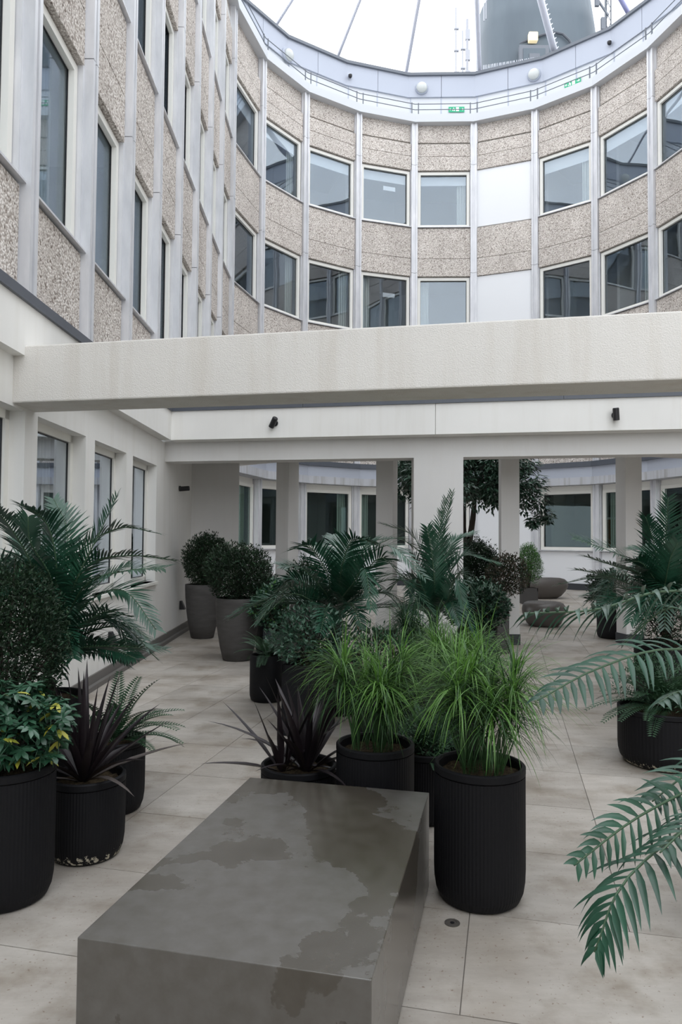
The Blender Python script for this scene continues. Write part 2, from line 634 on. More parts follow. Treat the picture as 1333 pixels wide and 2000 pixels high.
openings = [(0.30, 1.50), (1.79, 2.99), (3.28, 4.45), (4.74, 5.906), (6.161, 7.369), (7.653, 8.826), (9.119, 10.363)]
HEAD, SILL = 2.625, 0.965
mb = MB()
lwbox(mb, -3, 12.95, -0.3, 0, 0.0, SILL)
lwbox(mb, -3, 12.95, -0.3, 0, HEAD, 3.02)
s = -3
for a, b_ in openings + [(12.95, 13)]:
    lwbox(mb, s, min(a, 12.95), -0.3, 0, SILL, HEAD)
    s = b_
mb.build('wall_left', M['render'], kind='structure')
mb = MB()
lwbox(mb, -3, 12.9, -0.01, 0.02, 0.0, 0.14)
lwbox(mb, -3, 12.9, 0.0, 0.07, 0.0, 0.05)
mb.build('baseboard_left', M['skirting'], kind='structure')
wn = 0


def new_window():
    global wn
    wn += 1
    return empty('window_%d' % wn, kind='structure')


for k, (a, b_) in enumerate(openings):
    wi = new_window()
    mb = MB()
    fw = 0.075
    zb, zt = SILL, HEAD
    lwbox(mb, a, b_, -0.20, -0.13, zb, zb + fw)
    lwbox(mb, a, b_, -0.20, -0.13, zt - fw, zt)
    lwbox(mb, a, a + fw, -0.20, -0.13, zb, zt)
    lwbox(mb, b_ - fw, b_, -0.20, -0.13, zb, zt)
    f = mb.build('window_frame', M['frame'], wi)
    mb = MB()
    for (s0, s1, z0, z1) in ((a + fw, b_ - fw, zb + fw, zb + fw + .012), (a + fw, b_ - fw, zt - fw - .012, zt - fw), (a + fw, a + fw + .012, zb + fw, zt - fw), (b_ - fw - .012, b_ - fw, zb + fw, zt - fw)):
        lwbox(mb, s0, s1, -0.165, -0.152, z0, z1)
    mb.build('gasket', M['dark_metal'], f)
    mb = MB()
    lwbox(mb, a + fw, b_ - fw, -0.168, -0.160, zb + fw, zt - fw)
    mb.build('glass_pane', M['glass'], f)
    mb = MB()
    lwbox(mb, a - .03, b_ + .03, -0.14, 0.045, SILL - 0.035, SILL)
    mb.build('window_sill', M['frame'], wi)
    mb = MB()
    x = b_ - fw - .38
    n = 9
    for i in range(n):
        lwbox(mb, x + i * .04, x + i * .04 + .03, -0.34 - (i % 2) * .03, -0.32 - (i % 2) * .03, zb, zt)
    mb.build('curtain', M['curtain'], wi)
# rooms behind the terrace windows
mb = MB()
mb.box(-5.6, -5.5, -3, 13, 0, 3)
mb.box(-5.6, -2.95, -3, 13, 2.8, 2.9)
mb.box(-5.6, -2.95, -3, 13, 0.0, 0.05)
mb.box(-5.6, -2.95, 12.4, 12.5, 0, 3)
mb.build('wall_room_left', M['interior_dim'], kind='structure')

# recess wall beyond the portal, facing the camera
mb = MB()
mb.prism([(-3.0, 12.86), (-1.86, 13.15), (-1.90, 13.42), (-3.0, 13.30)], 0.0, 2.98)
mb.build('wall_recess', M['column'], kind='structure')
mb = MB()
mb.prism([(-2.66, 12.91), (-1.87, 13.11), (-1.87, 13.16), (-2.66, 12.96)], 0.0, 0.12)
mb.build('baseboard_recess', M['skirting'], kind='structure')

# ------------------------------------------------------------------ white fascia, left and across
FX = -2.50
Q2, M2 = 10.02, -0.208      # front line of the far fascia
LB = 10.30                  # front line of the lower beam (same slope)


def fy(x, q=Q2):
    return q + M2 * x


FZ0, FZ1 = 3.02, 3.44
mb = MB()
mb.prism([(-3.3, -3), (FX, -3), (FX, fy(FX) + 0.001), (-3.3, fy(-3.3))], FZ0, FZ1)
mb.build('trim_1', M['render'], kind='structure')
mb = MB()
mb.prism([(-2.86, -3), (FX + .03, -3), (FX + .03, fy(FX) - .03), (-2.86, fy(FX) - .03)], FZ1, FZ1 + 0.085)
lwz = mb.build('trim_2', M['coping'], kind='structure')
mb = MB()
for k, (x0, x1) in enumerate(((FX, 1.27), (1.276, 5.2), (5.206, 9.9))):
    mb.prism([(x0, fy(x0)), (x1, fy(x1)), (x1, fy(x1) + .6), (x0, fy(x0) + .6)], FZ0, FZ1)
mb.build('trim_3', M['render'], kind='structure')
mb = MB()
xs = [FX - .3, -.55, -.545, 2.9, 2.905, 6.3, 6.305, 9.9]
for k in range(0, 8, 2):
    x0, x1 = xs[k], xs[k + 1]
    mb.prism([(x0, fy(x0) - .03), (x1, fy(x1) - .03), (x1, fy(x1) + .3), (x0, fy(x0) + .3)], FZ1, FZ1 + 0.085)
mb.build('trim_4', M['coping'], kind='structure')

# lower beam and main pier of the portal
SZ = 2.735
mb = MB()
mb.prism([(-2.9, fy(-2.9, LB)), (9.9, fy(9.9, LB)), (9.9, fy(9.9, LB) + .36), (-2.9, fy(-2.9, LB) + .36)], SZ, FZ0 + .02)
mb.build('trim_5', M['column'], kind='structure')
MCX0, MCX1 = 1.015, 1.685
mb = MB()
mb.prism([(MCX0, fy(MCX0, LB)), (MCX1, fy(MCX1, LB)), (MCX1, fy(MCX1, LB) + .34), (MCX0, fy(MCX0, LB) + .34)], 0.0, SZ)
cm = mb.build('pier', M['column'])
tag(cm, 'broad white pier under the far beam between two openings', 'pillar')
mb = MB()
mb.prism([(MCX0 - .01, fy(MCX0, LB) - .01), (MCX1 + .01, fy(MCX1, LB) - .01), (MCX1 + .01, fy(MCX1, LB) + .35), (MCX0 - .01, fy(MCX0, LB) + .35)], 0.0, 0.15)
mb.build('plinth', M['plinth'], cm)
mb = MB()
for x0 in (6.0, 8.9):
    mb.prism([(x0, fy(x0, LB)), (x0 + .67, fy(x0 + .67, LB)), (x0 + .67, fy(x0 + .67, LB) + .34), (x0, fy(x0, LB) + .34)], 0.0, SZ)
mb.build('trim_6', M['column'], kind='structure')

# ------------------------------------------------------------------ roof slab with the round opening, thin columns
CX, CY, RC = 3.2, 18.4, 7.2
RIM = 7.0
arc = []
for k in range(61):
    a = R(-148 + k * (116 / 60))
    arc.append((CX + RIM * math.cos(a), CY + RIM * math.sin(a)))
mb = MB()
vs, fs = [], []
for z in (2.95, 3.40):
    for (x, y) in arc:
        vs.append((x, y, z))
        vs.append((x, fy(x, LB) + .3, z))
n2 = len(arc) * 2
for k in range(len(arc) - 1):
    a = 2 * k
    fs += [(a, a + 1, a + 3, a + 2), (n2 + a, n2 + a + 2, n2 + a + 3, n2 + a + 1), (a, a + 2, n2 + a + 2, n2 + a), (a + 1, n2 + a + 1, n2 + a + 3, a + 3)]
fs += [(0, n2, n2 + 1, 1), (2 * len(arc) - 2, 2 * len(arc) - 1, n2 * 2 - 1, n2 * 2 - 2)]
mb.add(vs, fs)
mb.build('ceiling', M['soffit'], kind='structure')
col_lab = {-125: 'white square column nearest the grey wall, behind the grey tapered planters',
           -110: 'white square column just left of the broad pier',
           -94.7: 'white square column right of the broad pier, in front of the tree',
           -79.5: 'white square column beside the right hand palm',
           -64: 'white square column furthest right, outside the view'}
for a_ in (-125, -110, -94.7, -79.5):
    a = R(a_)
    c = Vector((CX + RC * math.cos(a), CY + RC * math.sin(a), 0))
    o = empty('column', c, a)
    tag(o, col_lab[a_], 'column')
    mb = MB()
    mb.box(-.14, .14, -.14, .14, 0.0, 2.95)
    mb.build('shaft', M['column'], o, bevel=0.006)
    mb = MB()
    mb.box(-.15, .15, -.15, .15, 0.0, 0.16)
    mb.build('plinth', M['plinth'], o)

# ------------------------------------------------------------------ big roughcast beam in front
mb = MB()
q1 = lambda x: 5.12 - 0.2093 * x
segs = 60
for k in range(1):
    mb.prism([(-2.95, q1(-2.95)), (9.9, q1(9.9)), (9.9, q1(9.9) + .44), (-2.95, q1(-2.95) + .44)], 2.6475, 3.10)
o = mb.build('beam', M['beam'], bevel=0.012)
tag(o, 'wide weathered white roughcast beam crossing above the planters', 'beam')


# ================================================================== FACADES
class Frame:
    """local frame of one bay: x along, y out towards the court, z up"""

    def __init__(self, A, B):
        self.A, self.B = Vector((*A, 0)), Vector((*B, 0))
        ex = (self.B - self.A)
        self.L = ex.length
        ex.normalize()
        n = Vector((-ex.y, ex.x, 0))
        mid = (self.A + self.B) / 2
        if n.dot(Vector((3.2, min(mid.y, 18.4), 0)) - mid) < 0:
            n = -n
        self.M = Matrix(((ex.x, n.x, 0, self.A.x), (ex.y, n.y, 0, self.A.y), (0, 0, 1, 0), (0, 0, 0, 1)))


PT = 3.847
LV = [(4.83, 6.93), (4.83 + PT, 6.93 + PT), (12.56, 14.56)]


def window_unit(F, x0, x1, z0, z1, blind=0.0, curtain=0, label=False, glass='glass', folds=7):
    wi = new_window()
    fw = 0.10
    mb = MB()
    for (a, b_, c, d) in ((x0, x1, z0, z0 + fw), (x0, x1, z1 - fw, z1), (x0, x0 + fw, z0 + fw, z1 - fw), (x1 - fw, x1, z0 + fw, z1 - fw)):
        mb.box(a, b_, -.28, -.17, c, d, F.M)
    f = mb.build('window_frame', M['frame'], wi)
    mb = MB()
    g = .012
    for (a, b_, c, d) in ((x0 + fw, x1 - fw, z0 + fw, z0 + fw + g), (x0 + fw, x1 - fw, z1 - fw - g, z1 - fw), (x0 + fw, x0 + fw + g, z0 + fw, z1 - fw), (x1 - fw - g, x1 - fw, z0 + fw, z1 - fw)):
        mb.box(a, b_, -.25, -.236, c, d, F.M)
    mb.build('gasket', M['dark_metal'], f)
    mb = MB()
    mb.box(x0 + fw, x1 - fw, -.252, -.244, z0 + fw, z1 - fw, F.M)
    mb.build('glass_pane', M[glass], f)
    mb = MB()
    mb.box(x0 - .06, x1 + .06, -.28, -.045, z0 - .028, z0 - .005, F.M)
    mb.build('window_sill', M['alu'], wi)
    if blind:
        mb = MB()
        mb.box(x0 + fw, x1 - fw, -.36, -.35, z1 - fw - blind, z1, F.M)
        mb.build('blind', M['blind'], wi)
    if label:
        mb = MB()
        mb.box((x0 + x1) / 2 - .05, (x0 + x1) / 2 + .40, -.275, -.272, z1 - .75, z1 - .60, F.M)
        mb.build('white_rectangle', M['white_panel'], wi)  # plain white rectangle just behind the glass
    if curtain:
        mb = MB()
        w_ = .045
        for i in range(folds):
            xx = (x0 + .1 + i * w_) if curtain < 0 else (x1 - .1 - (i + 1) * w_)
            mb.box(xx, xx + w_ * .8, -.45 - (i % 2) * .03, -.42 - (i % 2) * .03, z0, z1, F.M)
        mb.build('curtain', M['curtain'], wi)
    return wi


def panel(F, wall, x0, x1, z0, z1, d=-.10, mt='pebble', name='pebbledash_panel'):
    mb = MB()
    mb.box(x0, x1, d - .12, d, z0, z1, F.M)
    return mb.build(name, M[mt], wall, bevel=0.006)


def bay(F, wall, levels, white=False, top=True, base_z=None, drum=False):
    m_ = 0.10
    x0, x1 = m_, F.L - m_
    for li, (zs, zh) in enumerate(levels):
        if white:
            panel(F, wall, x0, x1, zs + .0, zh + .02, -.15, 'white_panel', 'infill_panel')
        else:
            window_unit(F, x0 + .02, x1 - .02, zs, zh, blind=(rnd.uniform(.3, .45) if (li == 2 and drum) else 0), curtain=(rnd.choice((0, -1, 1)) if drum else 1), folds=(7 if drum else 11), label=(drum == 4 and li > 0))
        zn = levels[li + 1][0] if li + 1 < len(levels) else None
        if zn:
            panel(F, wall, x0, x1, zh + .03, zh + .65)
            panel(F, wall, x0, x1, zh + .662, zn - .05)
        else:
            panel(F, wall, x0, x1, zh + .03, zh + .52)
            panel(F, wall, x0, x1, zh + .532, zh + .97)
            panel(F, wall, x0, x1, zh + 1.07, zh + 1.72, -.19)
    if base_z is not None:
        panel(F, wall, x0, x1, base_z, levels[0][0] - .05)
    # backing behind windows and panels
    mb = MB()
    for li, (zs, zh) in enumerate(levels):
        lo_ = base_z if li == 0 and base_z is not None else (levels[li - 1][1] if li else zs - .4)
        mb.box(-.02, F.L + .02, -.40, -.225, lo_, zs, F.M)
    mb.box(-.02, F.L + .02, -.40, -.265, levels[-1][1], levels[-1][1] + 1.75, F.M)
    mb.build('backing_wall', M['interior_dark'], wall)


def fin(P, ang, z0, z1, wall, depth=.24, width=.17):
    Mx = Matrix.Translation((P[0], P[1], 0)) @ Matrix.Rotation(ang, 4, 'Z')   # local +y = out into the court
    mb = MB()
    w2 = width / 2
    mb.box(-w2, w2, -depth, -.035, z0, z1, Mx)
    mb.box(-w2, -w2 + .06, -.035, 0, z0, z1, Mx)
    mb.box(w2 - .06, w2, -.035, 0, z0, z1, Mx)
    mb.box(-w2 - .025, w2 + .025, -depth, -.11, z0, z1, Mx)
    mb.build('mullion', M['alu'], wall)


# left straight facade
wl = empty('wall_left_upper', kind='structure')
ys = [-1.43, 0.165, 1.76, 3.357, 4.952, 6.546, 8.15, 9.752, 11.346, 12.941, 14.53, 16.16, 17.802]
FXp = lambda y: -2.742 - 0.0149 * y
LP = [(FXp(y), y) for y in ys] + [(-2.989, 19.478)]
zjs = [3.40, 7.06, 7.06 + PT, 7.06 + 2 * PT, 16.25]
for i in range(len(LP) - 1):
    F = Frame(LP[i], LP[i + 1])
    bay(F, wl, LV, base_z=3.42)
for i, p in enumerate(LP[:-1]):
    for z0, z1 in zip(zjs, zjs[1:]):
        fin(p, -math.pi / 2, z0, z1 - .012, wl)
mb = MB()
for a, b_ in ((6.95, 8.8), (6.95 + PT, 8.7 + PT), (14.6, 16.2)):
    mb.box(-6.2, -3.15, -1.5, 19.5, a + .5, b_ - .3)
mb.box(-6.3, -6.2, -1.5, 19.5, 3.4, 16.4)
for y in (1.0, 6.5, 11.3, 16.1):
    mb.box(-6.2, -3.3, y - .05, y + .05, 3.4, 16.4)
mb.build('room_partitions', M['interior'], wl)

# the drum
DV_ = [(-2.989, 19.478), (-2.427, 21.619), (-1.203, 23.259), (.540, 24.357), (2.506, 24.955), (4.565, 24.892), (6.485, 24.119), (8.059, 22.839), (9.084, 21.013), (9.62, 18.95)]
wd = empty('wall_curved', kind='structure')
cen = Vector((3.2, 18.4))
wg = empty('wall_curved_ground_floor', kind='structure')
for i in range(len(DV_) - 1):
    F = Frame(DV_[i], DV_[i + 1])
    bay(F, wd, LV, white=(i == 5 - 0), base_z=4.12, drum=i + 1)
    # ground storey
    x0, x1 = .10, F.L - .10
    zs, zh = 1.27, 3.20
    if i == 5:
        panel(F, wg, x0, x1, .2, 3.36, -.15, 'white_panel', 'infill_panel')
    else:
        window_unit(F, x0 + .02, x1 - .02, zs, zh, curtain=(-1 if i % 2 else 1) if i != 6 else 0, glass='glass_ground')
        panel(F, wg, x0, x1, .2, zs - .04, -.15, 'white_panel', 'infill_panel')
        panel(F, wg, x0, x1, zh, 3.4, -.20, 'frame', 'head_panel')
    mb = MB()
    mb.box(0, F.L, -.30, -.05, 0.0, 0.2, F.M)
    mb.build('plinth', M['plinth'], wg)
    ex = .12
    mb = MB()
    mb.box(-.0, F.L + .0, -.40, .25, 3.36, 3.60, F.M)
    mb.build('fascia_stone', M['fascia_stone'], wg)
    mb = MB()
    mb.box(-.0, F.L + .0, -.40, .20, 3.60, 3.93, F.M)
    mb.build('fascia_panel', M['alu_light'], wg)
    mb = MB()
    mb.box(-.0, F.L + .0, -.40, .27, 3.93, 4.09, F.M)
    mb.build('coping', M['coping'], wg)
    # rooms
    mb = MB()
    mb.box(-1.0, F.L + 1.0, -3.6, -3.5, 4.6, 16.3, F.M)
    for a, b_ in ((7.45, 8.4), (11.3, 12.2), (15.0, 16.3)):
        mb.box(-1.0, F.L + 1.0, -3.5, -.41, a, b_, F.M)
    mb.box(-.12, -.02, -3.5, -1.2, 4.6, 16.3, F.M)
    mb.build('room_partitions', M['interior'], wd)
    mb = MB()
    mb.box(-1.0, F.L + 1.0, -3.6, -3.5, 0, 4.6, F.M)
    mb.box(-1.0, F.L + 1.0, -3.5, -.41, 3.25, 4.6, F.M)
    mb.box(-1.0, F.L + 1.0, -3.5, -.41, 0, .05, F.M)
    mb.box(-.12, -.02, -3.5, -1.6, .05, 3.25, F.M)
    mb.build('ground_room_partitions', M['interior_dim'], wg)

for i, p in enumerate(DV_):
    d = (cen - Vector(p)).normalized()
    ang = math.atan2(d.y, d.x) - math.pi / 2
    zz = [4.10, 7.06, 7.06 + PT, 7.06 + 2 * PT, 16.25]
    for z0, z1 in zip(zz, zz[1:]):
        fin(p, ang, z0, z1 - .012, wd, width=.21)
    fin(p, ang, 0.0, 3.36, wg, width=.21)

# room details seen through the ground windows
i6 = Frame(DV_[6], DV_[7])
od = empty('door_1', kind='structure')
mb = MB()
mb.box(1.15, 1.95, -3.48, -3.42, .05, 2.35, i6.M)
mb.build('door_leaf', M['door_wood'], od)
mb = MB()
mb.box(1.07, 1.15, -3.49, -3.38, .05, 2.43, i6.M)
mb.box(1.95, 2.03, -3.49, -3.38, .05, 2.43, i6.M)
mb.box(1.07, 2.03, -3.49, -3.38, 2.35, 2.43, i6.M)
mb.build('door_frame', M['frame'], od)
p = i6.M @ Vector((1.2, -1.6, 3.235))
mb = MB()
mb.lathe([(.10, -.02), (.10, 0)], 16, p, cap_top=True)
o = mb.build('recessed_ceiling_light', M['downlight'])
tag(o, 'small glowing ceiling light inside the ground floor window right of the tree', 'light')

# right straight facade (stands outside the frame, mirrored in the panes)
wr = empty('wall_right_upper', kind='structure')
RP = [(9.62, 18.95 - 1.72 * k) for k in range(0, 13)]
for i in range(len(RP) - 1):
    F = Frame(RP[i], RP[i + 1])
    bay(F, wr, LV, base_z=3.5)
for p in RP[1:]:
    fin(p, math.pi / 2, 3.4, 16.25, wr)
mb = MB()
mb.box(9.8, 10.1, -3, 19.5, 0, 3.5)
mb.build('wall_right', M['render'], kind='structure')
mb = MB()
mb.box(12.5, 12.6, -3, 19, 3.4, 16.4)
for a, b_ in ((7.4, 8.5), (11.2, 12.2), (15, 16.4)):
    mb.box(9.98, 12.5, -3, 19, a, b_)
mb.build('room_partitions', M['interior'], wr)

# unseen low wall added behind the viewer to cut light on the foreground
mb = MB()
mb.box(-2.7, 9.9, -3.4, -3.1, 0, 3.5)
mb.build('wall_back_added', M['render'], kind='structure')

# ================================================================== ROOF EDGE
re = empty('trim_7', kind='structure')
ring = LP[3:-1] + DV_ + RP[1:8]


def off(pts, d):
    """offset an open polyline away from the court"""
    res = []
    for i, p in enumerate(pts):
        a, b_ = Vector(pts[max(i - 1, 0)]), Vector(pts[min(i + 1, len(pts) - 1)])
        t_ = (b_ - a).normalized()
        n = Vector((-t_.y, t_.x))
        if n.dot(cen - Vector(p)) > 0:
            n = -n
        res.append(Vector(p) + n * d)
    return res


def strip(mbx, pin, pout, z0, z1, i):
    mbx.prism([(pin[i].x, pin[i].y), (pin[i + 1].x, pin[i + 1].y), (pout[i + 1].x, pout[i + 1].y), (pout[i].x, pout[i].y)], z0, z1)


Oa, Ob = off(ring, -.08), off(ring, .50)
Oc, Od = off(ring, 1.15), off(ring, 1.5)
Oe = off(ring, 1.08)
Og, Of = off(ring, 1.0), off(ring, 1.7)
for i in range(len(ring) - 1):
    mb = MB()
    strip(mb, Oa, Ob, 16.24, 16.52, i)
    mb.build('gutter', M['white_metal'], re)
    mb = MB()
    strip(mb, Ob, Od, 16.24, 16.40, i)
    mb.build('walkway', M['white_metal'], re)
    mb = MB()
    strip(mb, Oc, Od, 16.40, 17.86, i)
    mb.build('upstand', M['white_metal'], re)
    # cladding cassettes, two per bay
    for h0, h1 in ((0, .497), (.503, 1)):
        a, b_ = Oe[i].lerp(Oe[i + 1], h0), Oe[i].lerp(Oe[i + 1], h1)
        c, d = Od[i].lerp(Od[i + 1], h1), Od[i].lerp(Od[i + 1], h0)
        mb = MB()
        mb.prism([tuple(a), tuple(b_), tuple(c), tuple(d)], 17.84, 18.62)
        mb.build('cladding_panel', M['alu_light'], re)
    mb = MB()
    strip(mb, Og, Of, 18.62, 18.72, i)
    mb.build('capping', M['tower_door'], re)
    # posts of the upstand
    for h in (.04, .5):
        a = Oc[i].lerp(Oc[i + 1], h)
        mb = MB()
        mb.box(a.x - .02, a.x + .02, a.y - .02, a.y + .02, 16.4, 17.84)
        mb.build('rib', M['alu_light'], re)
mb = MB()
Oz = off(ring, 13.0)
for i in range(len(ring) - 1):
    strip(mb, Od, Oz, 16.38, 16.5, i)
mb.build('roof_deck', M['coping'], re)
# guard rail over the gutter
gr = empty('guard_rail', (CX, CY, 16.5))
tag(gr, 'low steel guard rail running along the gutter of the curved roof', 'railing')
Oh = off(ring, .0)
for z in (16.72, 16.92):
    mb = MB()
    for i in range(len(ring) - 1):
        mb.tube([(Oh[i].x - CX, Oh[i].y - CY, z - 16.5), (Oh[i + 1].x - CX, Oh[i + 1].y - CY, z - 16.5)], .014, 5)
    mb.build('rail', M['tower_door'], gr)
for i in range(len(ring)):
    for s_ in (-.12, .12):
        j = min(i + 1, len(ring) - 1) if s_ > 0 else max(i - 1, 0)
        if j == i:
            continue
        d = (Oh[j] - Oh[i]).normalized() * .12
        p = Oh[i] + d
        mb = MB()
        mb.box(p.x - CX - .018, p.x - CX + .018, p.y - CY - .018, p.y - CY + .018, 0, .45)
        mb.build('post', M['tower_door'], gr)

# struts of the open dome
AP = Vector((CX, CY, at(925, -535, CY).z))
lab = ['leftmost thin steel strut rising from the curved roof edge', 'second thin steel strut from the left above the roof edge',
       'third thin steel strut, rising left of the aerials', 'steel strut rising vertically at the left edge of the dark tower',
       'thick ribbed steel strut crossing in front of the dark tower', 'lilac steel strut at the right beside the lattice mast']
for k, (x, y, r_) in enumerate(((527, 70, .05), (655, 125, .055), (793, 148, .065), (937, 145, .085), (1087, 114, .12), (1238, 44, .075))):
    p = at_z(x, y, 18.72)
    o = empty('dome_strut', p)
    tag(o, lab[k], 'strut', 'struts of the open dome')
    mb = MB()
    mb.tube([(0, 0, .02), AP - p], r_, 10)
    mb.build('tube', M['lilac'] if k == 5 else M['strut'], o, smooth=True)
    mb = MB()
    mb.box(-.16, .16, -.16, .16, 0, .06)
    mb.box(-.05, .05, -.12, .12, .06, .2)
    mb.build('base_plate', M['strut'], o)
    if k == 4:
        mb = MB()
        d = (AP - p)
        side = d.cross(Vector((0, 1, 0))).normalized()
        for i in range(26):
            q = d * (.03 + i * .018)
            mb.tube([q, q + side * -.22], .016, 4)
        mb.build('climbing_pegs', M['strut'], o)

# bird spikes on the capping in front of the tower
mb = MB()
for i in range(90):
    x = 945 + i * 2.35
    y = 139 - (x - 945) * 0.155 - max(0, x - 1090) * .13
    p = at_z(x, y, 18.72)
    mb.tube([p, p + Vector((rnd.uniform(-.03, .03), 0, .22))], .008, 3)
o = mb.build('bird_spikes', M['strut'], kind='stuff')
tag(o, 'row of bird spikes on the roof capping below the dark tower', 'spikes')

# bulkhead dome lights, cameras and signs on the roof edge


def on_ring(x, y, pts, extra=0.0):
    """meeting point of a sight line with the vertical surface over a polyline"""
    d = ray(x, y)
    best = None
    for i in range(len(pts) - 1):
        a, b_ = pts[i], pts[i + 1]
        e = b_ - a
        den = d.x * e.y - d.y * e.x
        if abs(den) < 1e-9:
            continue
        tt = (a.x * e.y - a.y * e.x) / den
        ss = (a.x * d.y - a.y * d.x) / den
        if 0 <= ss <= 1 and tt > 0 and (best is None or tt < best[0]):
            n = Vector((-e.y, e.x)).normalized()
            if n.dot(cen - a) < 0:
                n = -n
            best = (tt, n, CAMZ + d.z * tt)
    tt, n, z = best
    return Vector((d.x * tt + n.x * extra, d.y * tt + n.y * extra, z)), math.atan2(n.y, n.x) + math.pi / 2


for x, y, l_ in ((824, 173, 'white bulkhead lamp on the roof cladding left of the aerials'), (1044, 147, 'white bulkhead lamp on the roof cladding below the tower door'), (560, 108, 'white bulkhead lamp on the roof cladding at the far left of the curve')):
    p, an = on_ring(x, y, Oe)
    o = empty('bulkhead_lamp', p, an)
    tag(o, l_, 'lamp', 'bulkhead lamps on the roof cladding')
    mb = MB()
    mb.lathe([(.24, 0), (.24, .05), (.21, .10)], 24, cap_top=True)
    q = mb.build('backplate', M['alu_light'], o, smooth=False)
    q.rotation_euler = (R(90), 0, 0)
    mb = MB()
    mb.lathe([(.2, .0), (.19, .06), (.15, .11), (.08, .145), (.01, .155)], 24, c=(0, -.03, .10), cap_top=True)
    q = mb.build('diffuser', M['opal'], o, smooth=True)
    q.rotation_euler = (R(90), 0, 0)
for x, y, l_ in ((683, 151, 'small dark dome camera on the roof cladding, left one'), (1193, 86, 'small dark dome camera on the roof cladding, right one')):
    p, an = on_ring(x, y, Oe)
    o = empty('dome_camera', p, an)
    tag(o, l_, 'camera', 'cameras on the roof cladding')
    mb = MB()
    mb.box(-.05, .05, -.08, 0, .02, .09)
    mb.build('bracket', M['strut'], o)
    mb = MB()
    mb.lathe([(.02, -.09), (.055, -.06), (.07, -.01), (.07, .03)], 14, c=(0, -.1, 0), cap_top=True)
    mb.build('housing', M['dark_metal'], o, smooth=True)
for x, y, l_ in ((892, 215, 'green exit sign behind the guard rail at the middle of the curve'), (1120, 163, 'green exit sign behind the guard rail towards the right of the curve')):
    p, an = on_ring(x, y, Oc, .03)
    o = empty('exit_sign', p, an)
    tag(o, l_, 'sign', 'exit signs on the roof upstand')
    mb = MB()
    mb.box(-.29, .29, -.012, 0, -.10, .10)
    mb.build('plate', M['green'], o)
    mb = MB()
    f_ = -.018
    # running figure, door and two arrows as flat white shapes
    mb.box(-.02, .09, f_, -.013, -.07, .08)
    mb.box(-.13, -.06, f_, -.013, -.01, .02)
    mb.box(-.12, -.09, f_, -.013, .03, .06)
    mb.box(-.10, -.06, f_, -.013, -.06, -.01)
    mb.box(-.16, -.12, f_, -.013, -.05, -.02)
    mb.box(.15, .25, f_, -.013, -.012, .012)
    mb.add([(.21, f_, .05), (.27, f_, 0), (.21, f_, -.05)], [(0, 1, 2)])
    mb.box(-.25, -.19, f_, -.013, -.012, .012)
    mb.add([(-.22, f_, .05), (-.27, f_, 0), (-.22, f_, -.05)], [(0, 2, 1)])
    mb.build('pictogram', M['sign_white'], o)

# ------------------------------------------------------------------ dark rounded tower behind the roof edge
TYc = 32.0
txl, txr = at(933, 128, TYc), at(1180, 90, TYc)
base = (txl + txr) / 2
tw = empty('roof_tower', (base.x, TYc, 16.5))
tag(tw, 'dark grey rounded metal tower with a door, rising behind the roof edge', 'tower')


def sup(a, rx, ry, e=3.0):
    c, s_ = math.cos(a), math.sin(a)
    k = (abs(c) ** e + abs(s_) ** e) ** (-1 / e)
    return rx * c * k, ry * s_ * k


def ring_pts(rx, ry, z, n=64, e=3.0):
    return [(*sup(2 * math.pi * k / n, rx, ry, e), z) for k in range(n)]


zb0 = 16.5
topz = at(944, 22, 31.5).z - zb0
RX = (txr.x - txl.x) / 2
prof = [(RX + .12, 2.4, 0, .0), (RX, 2.35, 2.4, .0), (RX - .16, 2.28, 4.0, -.10), (RX - .36, 2.2, topz * .85, -.30), (RX - .45, 2.15, topz, -.40)]
mb = MB()
vs = []
for (rx, ry, z, sh) in prof:
    vs += [(x + sh, y, zz_) for (x, y, zz_) in ring_pts(rx, ry, z)]
fs = []
for i in range(len(prof) - 1):
    for k in range(64):
        k2 = (k + 1) % 64
        fs.append((i * 64 + k, i * 64 + k2, (i + 1) * 64 + k2, (i + 1) * 64 + k))
fs.append(tuple((len(prof) - 1) * 64 + k for k in range(64)))
mb.add(vs, fs)
mb.build('shell', M['tower'], tw, smooth=True)
mb = MB()
pts = [at(x, y, 29.35) - tw.location for (x, y) in ((938, 97), (965, 84), (1000, 74), (1040, 64), (1065, 57), (1088, 52), (1105, 56), (1118, 68), (1127, 84), (1130, 110))]
for i, p in enumerate(pts):
    # lie on the curved shell
    k = p.x / 2.55
    pts[i] = Vector((p.x, -2.3 * (max(0.0, 1 - abs(k) ** 3)) ** (1 / 3) - .02, p.z))
mb.tube(pts, .05, 6)
mb.build('arched_moulding', M['coping'], tw)
dp = at(1043, 110, 29.6) - tw.location
mb = MB()
mb.box(dp.x - .62, dp.x + .62, -2.50, -2.30, 0, dp.z + .42)
mb.build('door_surround', M['tower_door'], tw)
mb = MB()
mb.box(dp.x - .46, dp.x + .46, -2.53, -2.46, 0, dp.z + .26)
mb.build('door', M['tower'], tw)
mb = MB()
mb.box(dp.x - .22, dp.x + .22, -2.56, -2.52, dp.z - .6, dp.z + .02)
mb.build('louvre', M['tower_door'], tw)
lp_ = at(1041, 75, 29.6) - tw.location
mb = MB()
mb.box(lp_.x - .19, lp_.x + .19, -2.56, -2.34, lp_.z - .19, lp_.z + .19)
mb.build('lamp', M['lamp_glow'], tw, bevel=.03)

